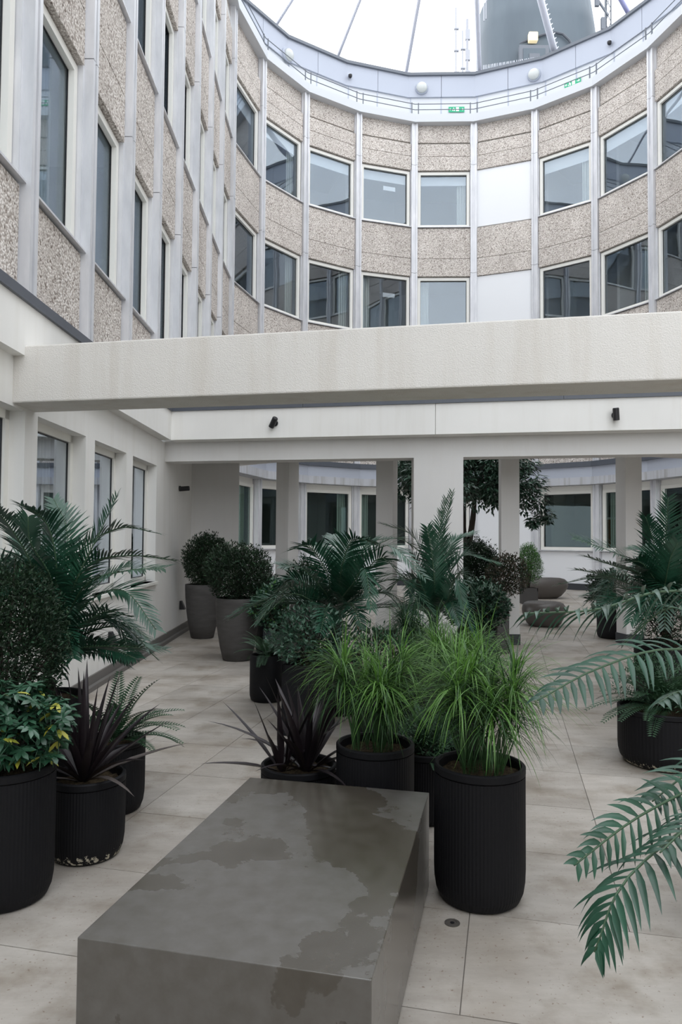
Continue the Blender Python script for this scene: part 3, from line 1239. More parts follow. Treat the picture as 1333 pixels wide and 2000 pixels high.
# aerials left of the tower
for (x, y0, y1, r_, l_) in ((892, 150, 15, .035, 'thin aerial pole left of the tower, furthest left'), (914, 146, 38, .06, 'stout aerial with panel antennas left of the tower'), (905, 140, 60, .03, 'short aerial between two taller ones left of the tower')):
    b0, t0 = at(x, y0 + 14, 30.5), at(x - 1, y1, 30.5)
    b0.z = 16.5
    o = empty('aerial', b0)
    tag(o, l_, 'antenna', 'aerials left of the tower')
    mb = MB()
    mb.tube([(0, 0, 0), t0 - b0], r_, 6)
    mb.build('pole', M['aerial'], o)
    mb = MB()
    h_ = (t0 - b0).z
    for i in range(4):
        z = h_ * (.52 + .12 * i)
        mb.box(-.10, .10, -.06, .06, z, z + (.45 if r_ > .05 else .06))
    mb.build('antenna_panels', M['aerial'], o)
for (x, y0, l_) in ((946, 22, 'slim whip aerial on the left shoulder of the tower'), (950, 18, 'second whip aerial beside it on the left shoulder of the tower')):
    b0 = at(x, y0 + 6, 30.6)
    mb = MB()
    mb.tube([(0, 0, -.3), (0, 0, 2.0)], .025, 5)
    o = mb.build('whip_aerial', M['aerial'])
    o.location = b0
    tag(o, l_, 'antenna', 'aerials left of the tower')
# lattice mast right
b0, t0 = at(1189, 75, 29.5), at(1193, -60, 29.5)
b0.z = 16.5
o = empty('lattice_mast', b0)
tag(o, 'dark lattice mast standing on the roof right of the tower', 'mast')
hh = (t0 - b0).z
mb = MB()
for dx, dy in ((-.12, 0), (.12, 0), (0, .2)):
    mb.tube([(dx, dy, 0), (dx, dy, hh)], .03, 5)
for i in range(16):
    z = hh * i / 16
    mb.tube([(-.12, 0, z), (.12, 0, z + hh / 16)], .015, 4)
    mb.tube([(.12, 0, z), (0, .2, z + hh / 16)], .015, 4)
mb.build('lattice', M['tower_door'], o)
mb = MB()
mb.tube([(0, 0, hh - 2.0), (-.45, 0, hh - 1.3)], .05, 5)
mb.box(-.55, -.38, -.06, .06, hh - 1.6, hh - 1.1)
mb.box(-.30, -.14, -.06, .06, hh - 2.6, hh - 2.1)
mb.build('antenna_arm', M['tower_door'], o)

# ================================================================== WALL FITTINGS


def spotlight(p, n_ang, tilt, label, side=0.0):
    o = empty('spotlight', p, n_ang)
    tag(o, label, 'spotlight', 'black spotlights')
    mb = MB()
    mb.lathe([(.045, 0), (.045, .02)], 20, cap_top=True)
    q = mb.build('mount', M['dark_metal'], o)
    q.rotation_euler = (R(90), 0, 0)
    mb = MB()
    mb.tube([(0, 0, 0), (0, -.07, 0)], .012, 8)
    mb.build('arm', M['dark_metal'], o)
    mb = MB()
    mb.lathe([(.036, -.08), (.040, -.078), (.040, .07), (.034, .08)], 24, cap_top=True)
    q = mb.build('head', M['dark_metal'], o, smooth=False)
    q.location = (0, -.085, 0)
    q.rotation_euler = (tilt, side, 0)
    mb = MB()
    mb.lathe([(.030, -.083), (.030, -.0795)], 20, cap_top=False)
    q2 = mb.build('lens', M['opal'], q)
    return o


fa = math.atan(M2)
spotlight(Vector((-.946, fy(-.946) - .005, 3.225)), fa, R(25), 'black cylindrical spotlight on the far white fascia above the left openings', R(35))
spotlight(Vector((3.53, fy(3.53) - .005, 3.215)), fa, R(8), 'black cylindrical spotlight on the far white fascia at the right', R(-4))
spotlight(Vector((wallx(11.9) + .005, 11.9, 2.40)), R(90), R(85), 'black spotlight on the left wall in the shaded recess above the grey planters', R(20))
for s_, z, l_ in ((12.1, .47, 'small black wedge light low on the white wall beside the rear grey planter'), (8.27, .45, 'small black wedge light low on the white wall behind the left palm')):
    o = empty('wedge_light', (wallx(s_) + .002, s_, z))
    tag(o, l_, 'wall light', 'wedge lights low on the left wall')
    mb = MB()
    mb.add([(0, -.05, -.07), (0, .05, -.07), (.09, .05, -.07), (.09, -.05, -.07), (0, -.04, .07), (0, .04, .07), (.03, .04, .07), (.03, -.04, .07)],
           [(0, 1, 2, 3), (4, 7, 6, 5), (0, 4, 5, 1), (1, 5, 6, 2), (2, 6, 7, 3), (3, 7, 4, 0)])
    mb.build('housing', M['dark_metal'], o)
    mb = MB()
    mb.box(.01, .08, -.04, .04, -.076, -.071)
    mb.build('lens', M['opal'], o)

# ================================================================== BENCHES
bo = Vector((0.0902, 1.9515, 0))
bn = empty('block_bench', bo, -TY)
tag(bn, 'large low rectangular grey block bench with wet patches on top, in the foreground', 'bench')
mb = MB()
mb.box(-.8706, 0, 0, 1.4548, 0.012, .4349)
mb.build('block', M['bench'], bn, bevel=0.003)
mb = MB()
mb.box(-.85, -.02, .02, 1.4348, 0, 0.012)
mb.build('base', M['plinth'], bn)


def pebble_bench(p, rx, ry, h, label, rz=0.0, narrow=.6):
    o = empty('pebble_seat', p, rz)
    tag(o, label, 'seat', 'rounded seats in the round court')
    mb = MB()
    prof = [(narrow, 0), (narrow + .10, .06), (.93, .40), (1.0, .62), (.985, .80), (.90, .93), (.72, .985), (.4, 1.0), (.01, 1.0)]
    prof = [(narrow, 0.0), (narrow + .16, .12), (.90, .34), (.98, .54), (1.0, .66), (.97, .82), (.88, .94), (.74, .99), (.45, 1.005), (.01, 1.0)]
    mb.lathe(prof, 40, cap_bottom=True)
    mb.v = [(x * rx, y * ry, z * h) for x, y, z in mb.v]
    mb.build('seat_body', M['pebble_seat'], o, smooth=True)
    return o


pebble_bench((5.45, 19.95, 0), .83, .5, .56, 'long rounded grey seat further back in the round court', .1)
pebble_bench((3.80, 13.55, 0), .40, .42, .45, 'round grey pebble seat nearer the camera between two columns', 0, .62)


# ================================================================== PLANTS
def ribbed_mesh(r, h, mt):
    mb = MB()
    rim = .035
    prof = [(r * .80, 0), (r * .88, .012), (r * .95, .045), (r * .985, .09), (r * .995, .14), (r * .995, h - rim - .004)]
    mb.lathe(prof, 160, rib=.0016, ribz=(.04, h - rim - .003))
    prof2 = [(r * .995, h - rim), (r, h - rim + .004), (r, h - .006), (r - .006, h), (r - .016, h), (r - .022, h - .01), (r - .024, h - .08)]
    mb.lathe(prof2, 80, cap_bottom=False)
    return mb.mesh('ribbed_pot', mt)


def taper_mesh(r, h, mt):
    mb = MB()
    prof = [(r * .58, 0), (r * .64, .01), (r * .78, h * .22), (r * .90, h * .48), (r * .975, h * .75), (r, h * .93), (r, h - .005), (r - .006, h), (r - .025, h), (r - .03, h - .02), (r - .035, h - .10)]
    mb.lathe(prof, 64)
    return mb.mesh('tapered_pot', mt, True)


def plain_mesh(r, h, mt):
    mb = MB()
    prof = [(r * .82, 0), (r * .93, .015), (r * .985, .05), (r, .10), (r, h - .006), (r - .006, h), (r - .018, h), (r - .022, h - .01), (r - .024, h - .07)]
    mb.lathe(prof, 56)
    return mb.mesh('round_pot', mt, True)


def soil_mesh(r, square=False):
    mb = MB()
    if square:
        mb.box(-r, r, -r, r, -.02, 0)
    else:
        n = 36
        vs = [(0, 0, .012)]
        for rr in (.5, 1.0):
            for k in range(n):
                a = 2 * math.pi * k / n
                vs.append((r * rr * math.cos(a), r * rr * math.sin(a), .008 * rnd.uniform(-1, 1)))
        fs = [(0, 1 + k, 1 + (k + 1) % n) for k in range(n)]
        fs += [(1 + k, 1 + n + k, 1 + n + (k + 1) % n, 1 + (k + 1) % n) for k in range(n)]
        mb.add(vs, fs)
    return mb.mesh('soil', M['soil'], True)


def potted(name, label, x, y, r, h, kind='ribbed', mt='pot_black', group=None, soil=.045, sq=None):
    o = empty(name, (x, y, 0.0), 0)
    tag(o, label, 'potted plant', group)
    if kind == 'ribbed':
        p = inst('pot', ribbed_mesh(r, h, M[mt]), o)
    elif kind == 'taper':
        p = inst('pot', taper_mesh(r, h, M[mt]), o)
    elif kind == 'round':
        p = inst('pot', plain_mesh(r, h, M[mt]), o)
    else:
        mb = MB()
        t_ = .02
        mb.box(-r, r, -r, r, 0, h - .08)
        for (a, b_, c, d) in ((-r, r, -r, -r + t_), (-r, r, r - t_, r), (-r, -r + t_, -r, r), (r - t_, r, -r, r)):
            mb.box(a, b_, c, d, h - .08, h)
        p = mb.build('pot', M[mt], o)
        p.rotation_euler.z = sq or 0
    s_ = inst('soil', soil_mesh(r - .022 if kind != 'box' else r - .02, kind == 'box'), o, (0, 0, h - soil))
    if kind == 'box':
        s_.rotation_euler.z = sq or 0
    return o


def spline(pts, n):
    """Catmull-Rom through the given points"""
    P = [pts[0] * 2 - pts[1]] + list(pts) + [pts[-1] * 2 - pts[-2]]
    res = []
    for i in range(n + 1):
        u = i / n * (len(pts) - 1)
        k = min(int(u), len(pts) - 2)
        t_ = u - k
        p0, p1, p2, p3 = P[k:k + 4]
        res.append(.5 * ((2 * p1) + (p2 - p0) * t_ + (2 * p0 - 5 * p1 + 4 * p2 - p3) * t_ ** 2 + (3 * p1 - p0 - 3 * p2 + p3) * t_ ** 3))
    return res


def frond(root, pts, Lmax=.2, n=34, width=.016, bare=.18, lift=.35, droop=.35, roll=0.0, sub=False, rr=None, sweep=.75, leafs=None, stem_r=.006):
    """one palm frond through world points pts; leaflets joined, or as sub-parts"""
    rr = rr or rnd
    inv = root.location
    pts = [Vector(p) - inv for p in pts]
    sp = spline(pts, 60)
    fr_ = MB()
    fr_.tube([sp[i] for i in range(0, 61, 4)], [stem_r * (1 - .75 * i / 60) + .0012 for i in range(0, 61, 4)], 5, mi=1)
    leaflets = []
    for i in range(n):
        t_ = bare + (1 - bare) * (i + .5) / n
        u = t_ * 60
        k = min(int(u), 59)
        p = sp[k].lerp(sp[k + 1], u - k)
        T = (sp[min(k + 2, 60)] - sp[max(k - 1, 0)]).normalized()
        up = Vector((0, 0, 1)) - T * T.z
        if up.length < .15:
            up = Vector((0, -1, .2)) - T * T.dot(Vector((0, -1, .2)))
        up.normalize()
        S = T.cross(up).normalized()
        if roll:
            Rm = Matrix.Rotation(roll, 3, T)
            up, S = Rm @ up, Rm @ S
        q = (t_ - bare) / (1 - bare)
        Lq = Lmax * (.55 + .9 * q if q < .35 else (1.0 if q < .6 else 1.0 - .62 * (q - .6) / .4)) * .98
        if q < .35:
            Lq = Lmax * (.62 + .38 * q / .35)
        for sg in (-1, 1):
            f_ = sweep + .5 * q + rr.uniform(-.12, .12)
            d = (S * sg + T * f_ + up * (lift + rr.uniform(-.15, .15))).normalized()
            dr = droop * rr.uniform(.6, 1.5)
            if sub:
                b_ = MB()
                b_.blade((0, 0, 0), d, up, Lq * rr.uniform(.88, 1.08), width * rr.uniform(.9, 1.1), dr, 6, fold=.18, wmax=.35)
                leaflets.append((b_, p))
            else:
                fr_.blade(p, d, up, Lq * rr.uniform(.85, 1.1), width * rr.uniform(.8, 1.1), dr, 4, wmax=.35)
    o = fr_.build('frond', [M['palm'], M['palm_stem']], root, smooth=True)
    for b_, p in leaflets:
        q = b_.build('leaflet', M['palm'], o, smooth=True)
        q.location = p
    return o


def palm(root, h, specs, stem_px=None, Lmax=.2, n=34, width=.016, spread=.05, **k):
    """specs: lists of (x, y, Y) sight points: the way each frond takes"""
    c = Vector((root.location.x, root.location.y, h))
    rr = random.Random(len(specs) * 13 + int(h * 100))
    for sp_ in specs:
        b0 = c + Vector((rr.uniform(-spread, spread), rr.uniform(-spread, spread), -.02))
        pts = [at(*q) for q in sp_]
        mid = b0.lerp(pts[0], .5) + Vector((0, 0, .04))
        frond(root, [b0, mid] + pts, Lmax=Lmax, n=n, width=width, rr=rr, roll=rr.uniform(-.5, .5), **k)


def extra_fronds(root, h, n, reach, rise, seed, Lmax, width, nl=34, az=None):
    rr = random.Random(seed)
    c = Vector((root.location.x, root.location.y, h))
    for k in range(n):
        a = (k * 2.399963 + rr.uniform(-.3, .3)) if az is None else rr.uniform(*az)
        d = Vector((math.cos(a), math.sin(a), 0))
        r_ = reach * rr.uniform(.75, 1.1)
        up = rise * rr.uniform(.2, 1.1)
        end = up * rr.uniform(-.2, .75)
        frond(root, [c, c + d * r_ * .28 + Vector((0, 0, up * .75)), c + d * r_ * .65 + Vector((0, 0, up)), c + d * r_ + Vector((0, 0, end))],
              Lmax=Lmax, n=nl, width=width, rr=rr, roll=rr.uniform(-.5, .5))


def trunk(root, h0, h1, r=.05, name='trunk'):
    mb = MB()
    pts, rs = [], []
    for i in range(9):
        z = h0 + (h1 - h0) * i / 8
        pts.append((0.01 * math.sin(i), 0.01 * math.cos(i * 1.3), z))
        rs.append(r * (1 - .35 * i / 8) * (1.12 if i % 2 else .95))
    mb.tube(pts, rs, 10)
    return mb.build(name, M['bark'], root)


def bush(root, cz, rx, ry, rz, n, leafL, leafW, mats, ox=0.0, oy=0.0, twigs=24, seed=1, lumps=.25, base_z=None, yellow=0.0, clump=0):
    rr = random.Random(seed)
    mb = MB()
    bz = base_z if base_z is not None else cz - rz
    br = MB()
    tips = []
    for k in range(twigs):
        a, b_ = rr.uniform(0, 2 * math.pi), rr.uniform(-.2, 1.45)
        s_ = rr.uniform(.7, 1.0)
        d = Vector((math.cos(a) * math.cos(b_) * rx, math.sin(a) * math.cos(b_) * ry, math.sin(b_) * rz)) * s_
        p1 = Vector((ox, oy, cz)) + d
        st = Vector((ox * .3 + rr.uniform(-.03, .03), oy * .3 + rr.uniform(-.03, .03), bz))
        md = st.lerp(p1, .5) + Vector((0, 0, .06 * rz))
        br.tube([st, md, p1], [.007, .005, .002], 4)
        tips.append(p1)
    br.build('stems', M['bark'], root)
    lob = [(rr.uniform(0, 6.28), rr.uniform(0, 6.28), rr.uniform(2, 5)) for _ in range(4)]
    for k in range(n):
        a = rr.uniform(0, 2 * math.pi)
        sn = rr.uniform(-.95, 1)
        cs = math.sqrt(1 - sn * sn)
        rad = rr.random() ** .33
        w_ = 1 + lumps * sum(math.sin(a * l3 + l1 + sn * 3) for l1, l2, l3 in lob) / 4
        d = Vector((math.cos(a) * cs, math.sin(a) * cs, sn))
        p = Vector((ox + d.x * rx * rad * w_, oy + d.y * ry * rad * w_, cz + d.z * rz * rad * w_))
        if p.z < bz + .02:
            continue
        dd = (d * .6 + Vector((rr.uniform(-1, 1), rr.uniform(-1, 1), rr.uniform(-.4, 1)))).normalized()
        mi = 1 if (yellow and rr.random() < yellow) else 0
        mb.leaf(p, dd, Vector((rr.uniform(-1, 1), rr.uniform(-1, 1), 1)), leafL * rr.uniform(.7, 1.2), leafW * rr.uniform(.8, 1.2), mi)
    for p1 in tips:   # twigs with leaves beyond the outline
        for i in range(5):
            q = p1 + Vector((rr.uniform(-1, 1) * leafL, rr.uniform(-1, 1) * leafL, rr.uniform(0, 1.5) * leafL))
            mb.leaf(q, (rr.uniform(-1, 1), rr.uniform(-1, 1), .8), (0, 0, 1), leafL, leafW, 0)
    return mb.build('foliage', mats, root, kind='stuff')


def sedge(root, z0, h, spread, n_st, n_bl, L, seed, mats, W=.0068):
    rr = random.Random(seed)
    mb = MB()
    stems = []
    for k in range(n_st):
        a = 2 * math.pi * k / n_st + rr.uniform(-.3, .3)
        r_ = rr.uniform(.12, .60) * spread
        b0 = Vector((math.cos(a) * r_, math.sin(a) * r_, z0))
        t0 = b0 + Vector((math.cos(a) * r_ * .9, math.sin(a) * r_ * .9, h * rr.uniform(.75, 1.05)))
        stems.append((b0, t0))
    for k in range(n_bl):
        b0, t0 = stems[k % n_st]
        u = .40 + .60 * rr.random() ** .7
        p = b0.lerp(t0, u) + Vector((rr.uniform(-.012, .012), rr.uniform(-.012, .012), 0))
        out = Vector((t0.x, t0.y, 0)).normalized()
        a = rr.uniform(0, 2 * math.pi)
        el = rr.uniform(.15, 1.35)
        if u < .6 and el < .55:
            continue
        d = Vector((math.cos(a) * math.cos(el), math.sin(a) * math.cos(el), math.sin(el))) + out * .3
        mb.blade(p, d, (0, 0, 1), L * rr.uniform(.55, 1.1) * (.65 + .35 * u), W * rr.uniform(.6, 1.3), rr.uniform(.8, 2.3), 7, mi=0 if rr.random() < (u - .58) * 2.2 else 1, wmax=.3)  # bright tips, darker lower blades: shade inside the tuft put into the colour
    # stem bases in the same darker green, painted-in shade
    for b0, t0 in stems:
        for i in range(10):
            q = b0 + Vector((rr.uniform(-.02, .02), rr.uniform(-.02, .02), 0))
            mb.blade(q, (t0 - b0) + Vector((rr.uniform(-.1, .1), rr.uniform(-.1, .1), 0)), (0, -1, 0), h * rr.uniform(.5, 1.0), .006, .1, 3, mi=1)
    return mb.build('blades', mats, root, kind='stuff')


def phormium(root, z0, blades, mt='phormium', L=.45, W=.035, seed=2, pale=(), ox=0.0, specs=None):
    rr = random.Random(seed)
    ga = 2.399963
    for k in range(blades):
        a = k * ga + rr.uniform(-.2, .2)
        u = (k + .5) / blades
        el = R(88 - 68 * u ** 1.1 + rr.uniform(-8, 8))
        d = Vector((math.cos(a) * math.cos(el), math.sin(a) * math.cos(el), math.sin(el)))
        mb = MB()
        up = Vector((-math.cos(a) * math.sin(el), -math.sin(a) * math.sin(el), math.cos(el)))
        mb.blade((0, 0, 0), d, up, L * rr.uniform(.7, 1.12), W * rr.uniform(.8, 1.15), .25 + .5 * u * rr.random(), 7, fold=.28, wmax=.35)
        o = mb.build('leaf', M['phormium_pale'] if k in pale else M[mt], root, smooth=True)
        o.location = (ox + math.cos(a) * .02, math.sin(a) * .02, z0)


def fern(root, z0, n, L, seed, mt='fern', fl=.035, dirs=None):
    rr = random.Random(seed)
    for k in range(n):
        a = dirs[k] if dirs and k < len(dirs) else k * 2.399963 + rr.uniform(-.2, .2)
        el = R(rr.uniform(22, 75))
        Lk_ = L * rr.uniform(.7, 1.1)
        p = Vector((0, 0, z0))
        d = Vector((math.cos(a) * math.cos(el), math.sin(a) * math.cos(el), math.sin(el)))
        mb = MB()
        pts = [p.copy()]
        n_s = 26
        for i in range(n_s):
            d = (d + Vector((0, 0, -.045))).normalized()
            p = p + d * (Lk_ / n_s)
            pts.append(p.copy())
            if i > 3:
                S = d.cross(Vector((0, 0, 1))).normalized()
                up = S.cross(d)
                q = i / n_s
                wl_ = fl * Lk_ / .4 * (1.3 * min(1, q * 4) * (1 - q) ** .6 + .25)
                for sg in (-1, 1):
                    mb.leaf(p, S * sg + d * .5 + up * .1, up, wl_ * 1.6, .013, 0)
        mb.tube(pts[::3], .0018, 4)
        mb.build('fern_frond', M[mt], root)


# --- pots with sedge
P2 = potted('potted_sedge', 'bright green sedge in a black ribbed pot just behind the block bench', .184, 3.74, .200, .56, group='black ribbed planters')
sedge(P2, .52, .46, .19, 8, 1350, .35, 11, [M['grass'], M['grass_shade']])
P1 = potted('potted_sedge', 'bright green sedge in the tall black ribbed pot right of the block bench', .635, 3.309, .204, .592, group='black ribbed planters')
sedge(P1, .55, .48, .20, 9, 1500, .37, 12, [M['grass'], M['grass_shade']])
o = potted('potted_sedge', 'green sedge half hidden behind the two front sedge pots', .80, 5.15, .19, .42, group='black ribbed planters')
sedge(o, .38, .52, .22, 9, 1500, .38, 13, [M['grass'], M['grass_shade']])
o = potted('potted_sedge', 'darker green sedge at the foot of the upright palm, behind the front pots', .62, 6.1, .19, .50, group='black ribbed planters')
sedge(o, .46, .46, .22, 9, 1200, .38, 14, [M['fern'], M['grass_shade']])

# --- dark phormium
P3 = potted('potted_flax', 'dark purple flax in a black ribbed pot behind the far left corner of the bench', -.218, 3.96, .205, .385, group='black ribbed planters')
phormium(P3, .34, 24, L=.55, W=.048, seed=5, ox=.04)
phormium(P3, .34, 14, L=.48, W=.042, seed=9, ox=-.09)
P6 = potted('potted_flax', 'dark purple flax in a black ribbed pot with a chipped white base, left', -1.275, 3.715, .187, .40, mt='pot_worn', group='black ribbed planters')
phormium(P6, .36, 34, L=.56, W=.046, seed=6, pale=(29, 31, 33), ox=-.02)

# --- ferns
P7 = potted('potted_fern', 'dark green fern in a black ribbed pot behind the left flax', -1.334, 4.325, .182, .413, group='black ribbed planters')
fern(P7, .37, 22, .46, 3, dirs=[0, .35, -.35, .7, -.6])
P4 = potted('potted_fern', 'dark green fern in a low black pot between the two sedge pots', .507, 4.225, .177, .394, group='black ribbed planters')
fern(P4, .35, 40, .32, 4, fl=.028)
bush(P4, .47, .20, .19, .13, 2200, .03, .006, [M['fern'], M['fern']], seed=82, twigs=10, base_z=.36)
P9 = potted('potted_fern', 'dark green fern in a wide black ribbed pot at the right edge', 2.362, 5.29, .327, .40, mt='pot_worn', group='black ribbed planters')
fern(P9, .36, 46, .55, 8, dirs=[3.14, 3.4, 2.9, 3.7, 2.6])
bush(P9, .58, .34, .3, .20, 2500, .035, .008, [M['fern'], M['fern']], seed=81, twigs=10)

# --- variegated shrub, left foreground
P5 = potted('potted_schefflera', 'glossy shrub with yellow leaf patches in a tall black ribbed pot, left edge', -1.480, 3.275, .202, .585, group='black ribbed planters')
rs_ = random.Random(21)
cl_meshes = []
for v_ in range(5):
    mb = MB()
    n = 8
    for i in range(n):
        a = 2 * math.pi * i / n + rs_.uniform(-.15, .15)
        el = rs_.uniform(-.25, .45)
        d = Vector((math.cos(a) * math.cos(el), math.sin(a) * math.cos(el), math.sin(el)))
        mb.blade((0, 0, 0), d, (0, 0, 1), rs_.uniform(.05, .072), rs_.uniform(.022, .028), .5, 3, fold=.12, mi=1 if (v_ == 1 and i < 2) else 0, wmax=.6)
    mb.tube([(0, 0, 0), (0, 0, -.06)], .002, 4)
    cl_meshes.append(mb.mesh('leaf_cluster', [M['scheff'], M['yellow']], True))
for k in range(230):
    a = rs_.uniform(0, 2 * math.pi)
    sn = rs_.uniform(-.75, 1)
    cs = math.sqrt(1 - sn * sn)
    rad = rs_.uniform(.55, 1.0)
    p = (math.cos(a) * cs * .285 * rad, math.sin(a) * cs * .26 * rad, .745 + sn * .21 * rad)
    if p[2] < .52:
        continue
    tilt = rs_.uniform(.2, .9) * cs
    inst('leaf_cluster', cl_meshes[rs_.choice((0, 0, 3, 4, 1, 2))], P5, p, (-math.sin(a) * tilt, math.cos(a) * tilt, rs_.uniform(0, 6)), (1, 1, 1))
mb = MB()
for k in range(16):
    a = k * 2.4
    mb.tube([(0, 0, .54), (math.cos(a) * .08, math.sin(a) * .08, .68), (math.cos(a) * .2, math.sin(a) * .2, .78 + .04 * (k % 3))], [.006, .004, .002], 5)
mb.build('stems', M['bark'], P5)

# --- left box shrub and palm
o = potted('potted_box_shrub', 'dark bushy box shrub between the left palm and the yellow-patched shrub', -1.86, 4.02, .22, .60, kind='round', group='shrubs in round pots')
bush(o, 1.0, .36, .32, .46, 15000, .026, .011, [M['box'], M['fern']], seed=31, base_z=.58, yellow=.10)
PL = potted('potted_palm', 'large blue-green palm against the white wall at the left', -1.93, 4.85, .24, .55, kind='round', group='artificial palms')
trunk(PL, .50, .80)
palm(PL, .78, [
    [(170, 1105, 4.7), (250, 1085, 4.6), (345, 1095, 4.5)],
    [(150, 1085, 4.9), (230, 1032, 4.9), (312, 1042, 4.8)],
    [(150, 1130, 4.6), (190, 1050, 4.6), (228, 968, 4.7)],
    [(110, 1100, 4.5), (90, 1020, 4.4), (40, 985, 4.2)],
    [(60, 1100, 4.5), (20, 1030, 4.3), (-20, 985, 4.1)],
    [(130, 1100, 4.8), (130, 1030, 4.9), (105, 975, 5.0)],
    [(40, 1150, 4.4), (-20, 1090, 4.2), (-90, 1080, 4.0)],
    [(180, 1170, 4.6), (245, 1155, 4.5), (305, 1230, 4.4)],
    [(150, 1230, 4.5), (205, 1195, 4.3), (258, 1205, 4.2)],
    [(130, 1270, 4.4), (190, 1262, 4.2), (278, 1265, 4.1)],
    [(170, 1140, 4.4), (245, 1115, 4.2), (320, 1110, 4.1)],
    [(70, 1180, 4.3), (20, 1150, 4.1), (-30, 1190, 4.0)],
    [(100, 1130, 4.2), (60, 1060, 4.0), (55, 1010, 3.9)],
    [(150, 1180, 5.1), (205, 1130, 5.2), (255, 1100, 5.3)],
    [(60, 1110, 5.0), (40, 1060, 5.1), (25, 1040, 5.2)],
], Lmax=.21, n=44, width=.019)

extra_fronds(PL, .80, 12, .46, .62, 71, .20, .018, az=(-3.3, 1.2))
extra_fronds(PL, .78, 12, .72, .28, 75, .20, .018, az=(-1.5, 1.0))

# --- centre palms
PC = potted('potted_palm', 'spreading blue-green palm in the middle, its fronds drooping to both sides', -.03, 6.75, .24, .55, kind='round', group='artificial palms')
trunk(PC, .50, .90)
palm(PC, .86, [
    [(640, 1120, 6.4), (605, 1068, 6.2), (562, 1076, 6.0)],
    [(630, 1150, 6.4), (590, 1110, 6.2), (548, 1105, 6.1)],
    [(700, 1110, 6.4), (760, 1065, 6.2), (832, 1130, 6.0)],
    [(705, 1130, 6.2), (750, 1090, 6.0), (815, 1175, 5.8)],
    [(690, 1110, 6.7), (720, 1060, 6.8), (790, 1050, 6.9)],
    [(670, 1100, 6.2), (690, 1055, 6.0), (740, 1062, 5.8)],
    [(650, 1110, 6.8), (630, 1070, 7.0), (600, 1060, 7.2)],
    [(690, 1140, 6.0), (712, 1110, 5.8), (726, 1190, 5.6)],
    [(620, 1180, 6.2), (570, 1160, 6.0), (510, 1210, 5.9)],
    [(620, 1170, 6.6), (570, 1130, 6.6), (535, 1165, 6.6)],
    [(700, 1150, 6.6), (770, 1120, 6.6), (822, 1150, 6.6)],
    [(665, 1100, 6.7), (660, 1065, 6.9), (650, 1045, 7.1)],
    [(700, 1100, 6.9), (770, 1050, 7.1), (840, 1090, 7.2)],
], Lmax=.23, n=44, width=.021)
extra_fronds(PC, .85, 18, .98, .34, 72, .23, .020)
PU = potted('potted_palm', 'upright palm standing in front of the broad white pier', .94, 7.35, .22, .50, kind='round', group='artificial palms')
trunk(PU, .45, .75)
palm(PU, .70, [
    [(852, 1140, 7.3), (864, 1050, 7.2), (884, 962, 7.1)],
    [(850, 1130, 7.2), (856, 1050, 7.0), (872, 975, 6.9)],
    [(835, 1130, 7.3), (810, 1050, 7.3), (745, 1022, 7.3)],
    [(830, 1140, 7.1), (805, 1085, 7.0), (765, 1080, 6.9)],
    [(875, 1130, 7.2), (905, 1085, 7.2), (975, 1100, 7.1)],
    [(865, 1120, 7.4), (885, 1060, 7.5), (925, 1040, 7.6)],
    [(850, 1160, 7.0), (845, 1090, 6.9), (835, 1030, 6.8)],
    [(875, 1170, 7.0), (890, 1130, 6.9), (905, 1180, 6.8)],
    [(835, 1170, 7.0), (815, 1130, 6.9), (800, 1160, 6.8)],
], Lmax=.22, n=56, width=.018, sweep=.9)

extra_fronds(PU, .72, 8, .5, .75, 73, .20, .017)

# --- right palm
PR = potted('potted_palm', 'tall blue-green palm beside the right hand column', 3.14, 7.0, .29, .62, kind='round', group='artificial palms')
trunk(PR, .57, .95, .06)
palm(PR, .92, [
    [(1298, 1130, 6.9), (1302, 1050, 6.8), (1306, 972, 6.7)],
    [(1290, 1130, 6.8), (1278, 1060, 6.7), (1262, 1010, 6.6)],
    [(1240, 1100, 6.8), (1190, 1075, 6.7), (1120, 1050, 6.6)],
    [(1250, 1120, 6.6), (1200, 1105, 6.4), (1142, 1086, 6.3)],
    [(1250, 1150, 6.6), (1190, 1125, 6.4), (1125, 1112, 6.3)],
    [(1240, 1160, 6.8), (1180, 1128, 6.8), (1088, 1142, 6.8)],
    [(1250, 1190, 6.6), (1215, 1165, 6.5), (1165, 1195, 6.4)],
    [(1315, 1110, 6.9), (1335, 1050, 6.9), (1350, 1000, 6.9)],
    [(1330, 1120, 6.8), (1380, 1060, 6.8), (1440, 1070, 6.8)],
    [(1320, 1160, 6.6), (1350, 1110, 6.4), (1390, 1130, 6.3)],
    [(1280, 1170, 6.5), (1260, 1150, 6.3), (1232, 1215, 6.2)],
    [(1320, 1180, 6.5), (1340, 1170, 6.3), (1360, 1230, 6.2)],
    [(1290, 1130, 7.2), (1270, 1080, 7.4), (1230, 1070, 7.6)],
    [(1300, 1140, 6.5), (1310, 1090, 6.3), (1325, 1060, 6.2)],
    [(1290, 1180, 6.4), (1275, 1160, 6.2), (1250, 1250, 6.1)],
    [(1290, 1150, 6.6), (1255, 1100, 6.5), (1220, 1100, 6.4)],
], Lmax=.27, n=46, width=.021)
extra_fronds(PR, .90, 14, .85, .65, 74, .26, .020)
bush(PR, .86, .28, .28, .30, 2600, .05, .012, [M['fern'], M['bronze_leaf']], seed=91, twigs=12, base_z=.6, yellow=.3)

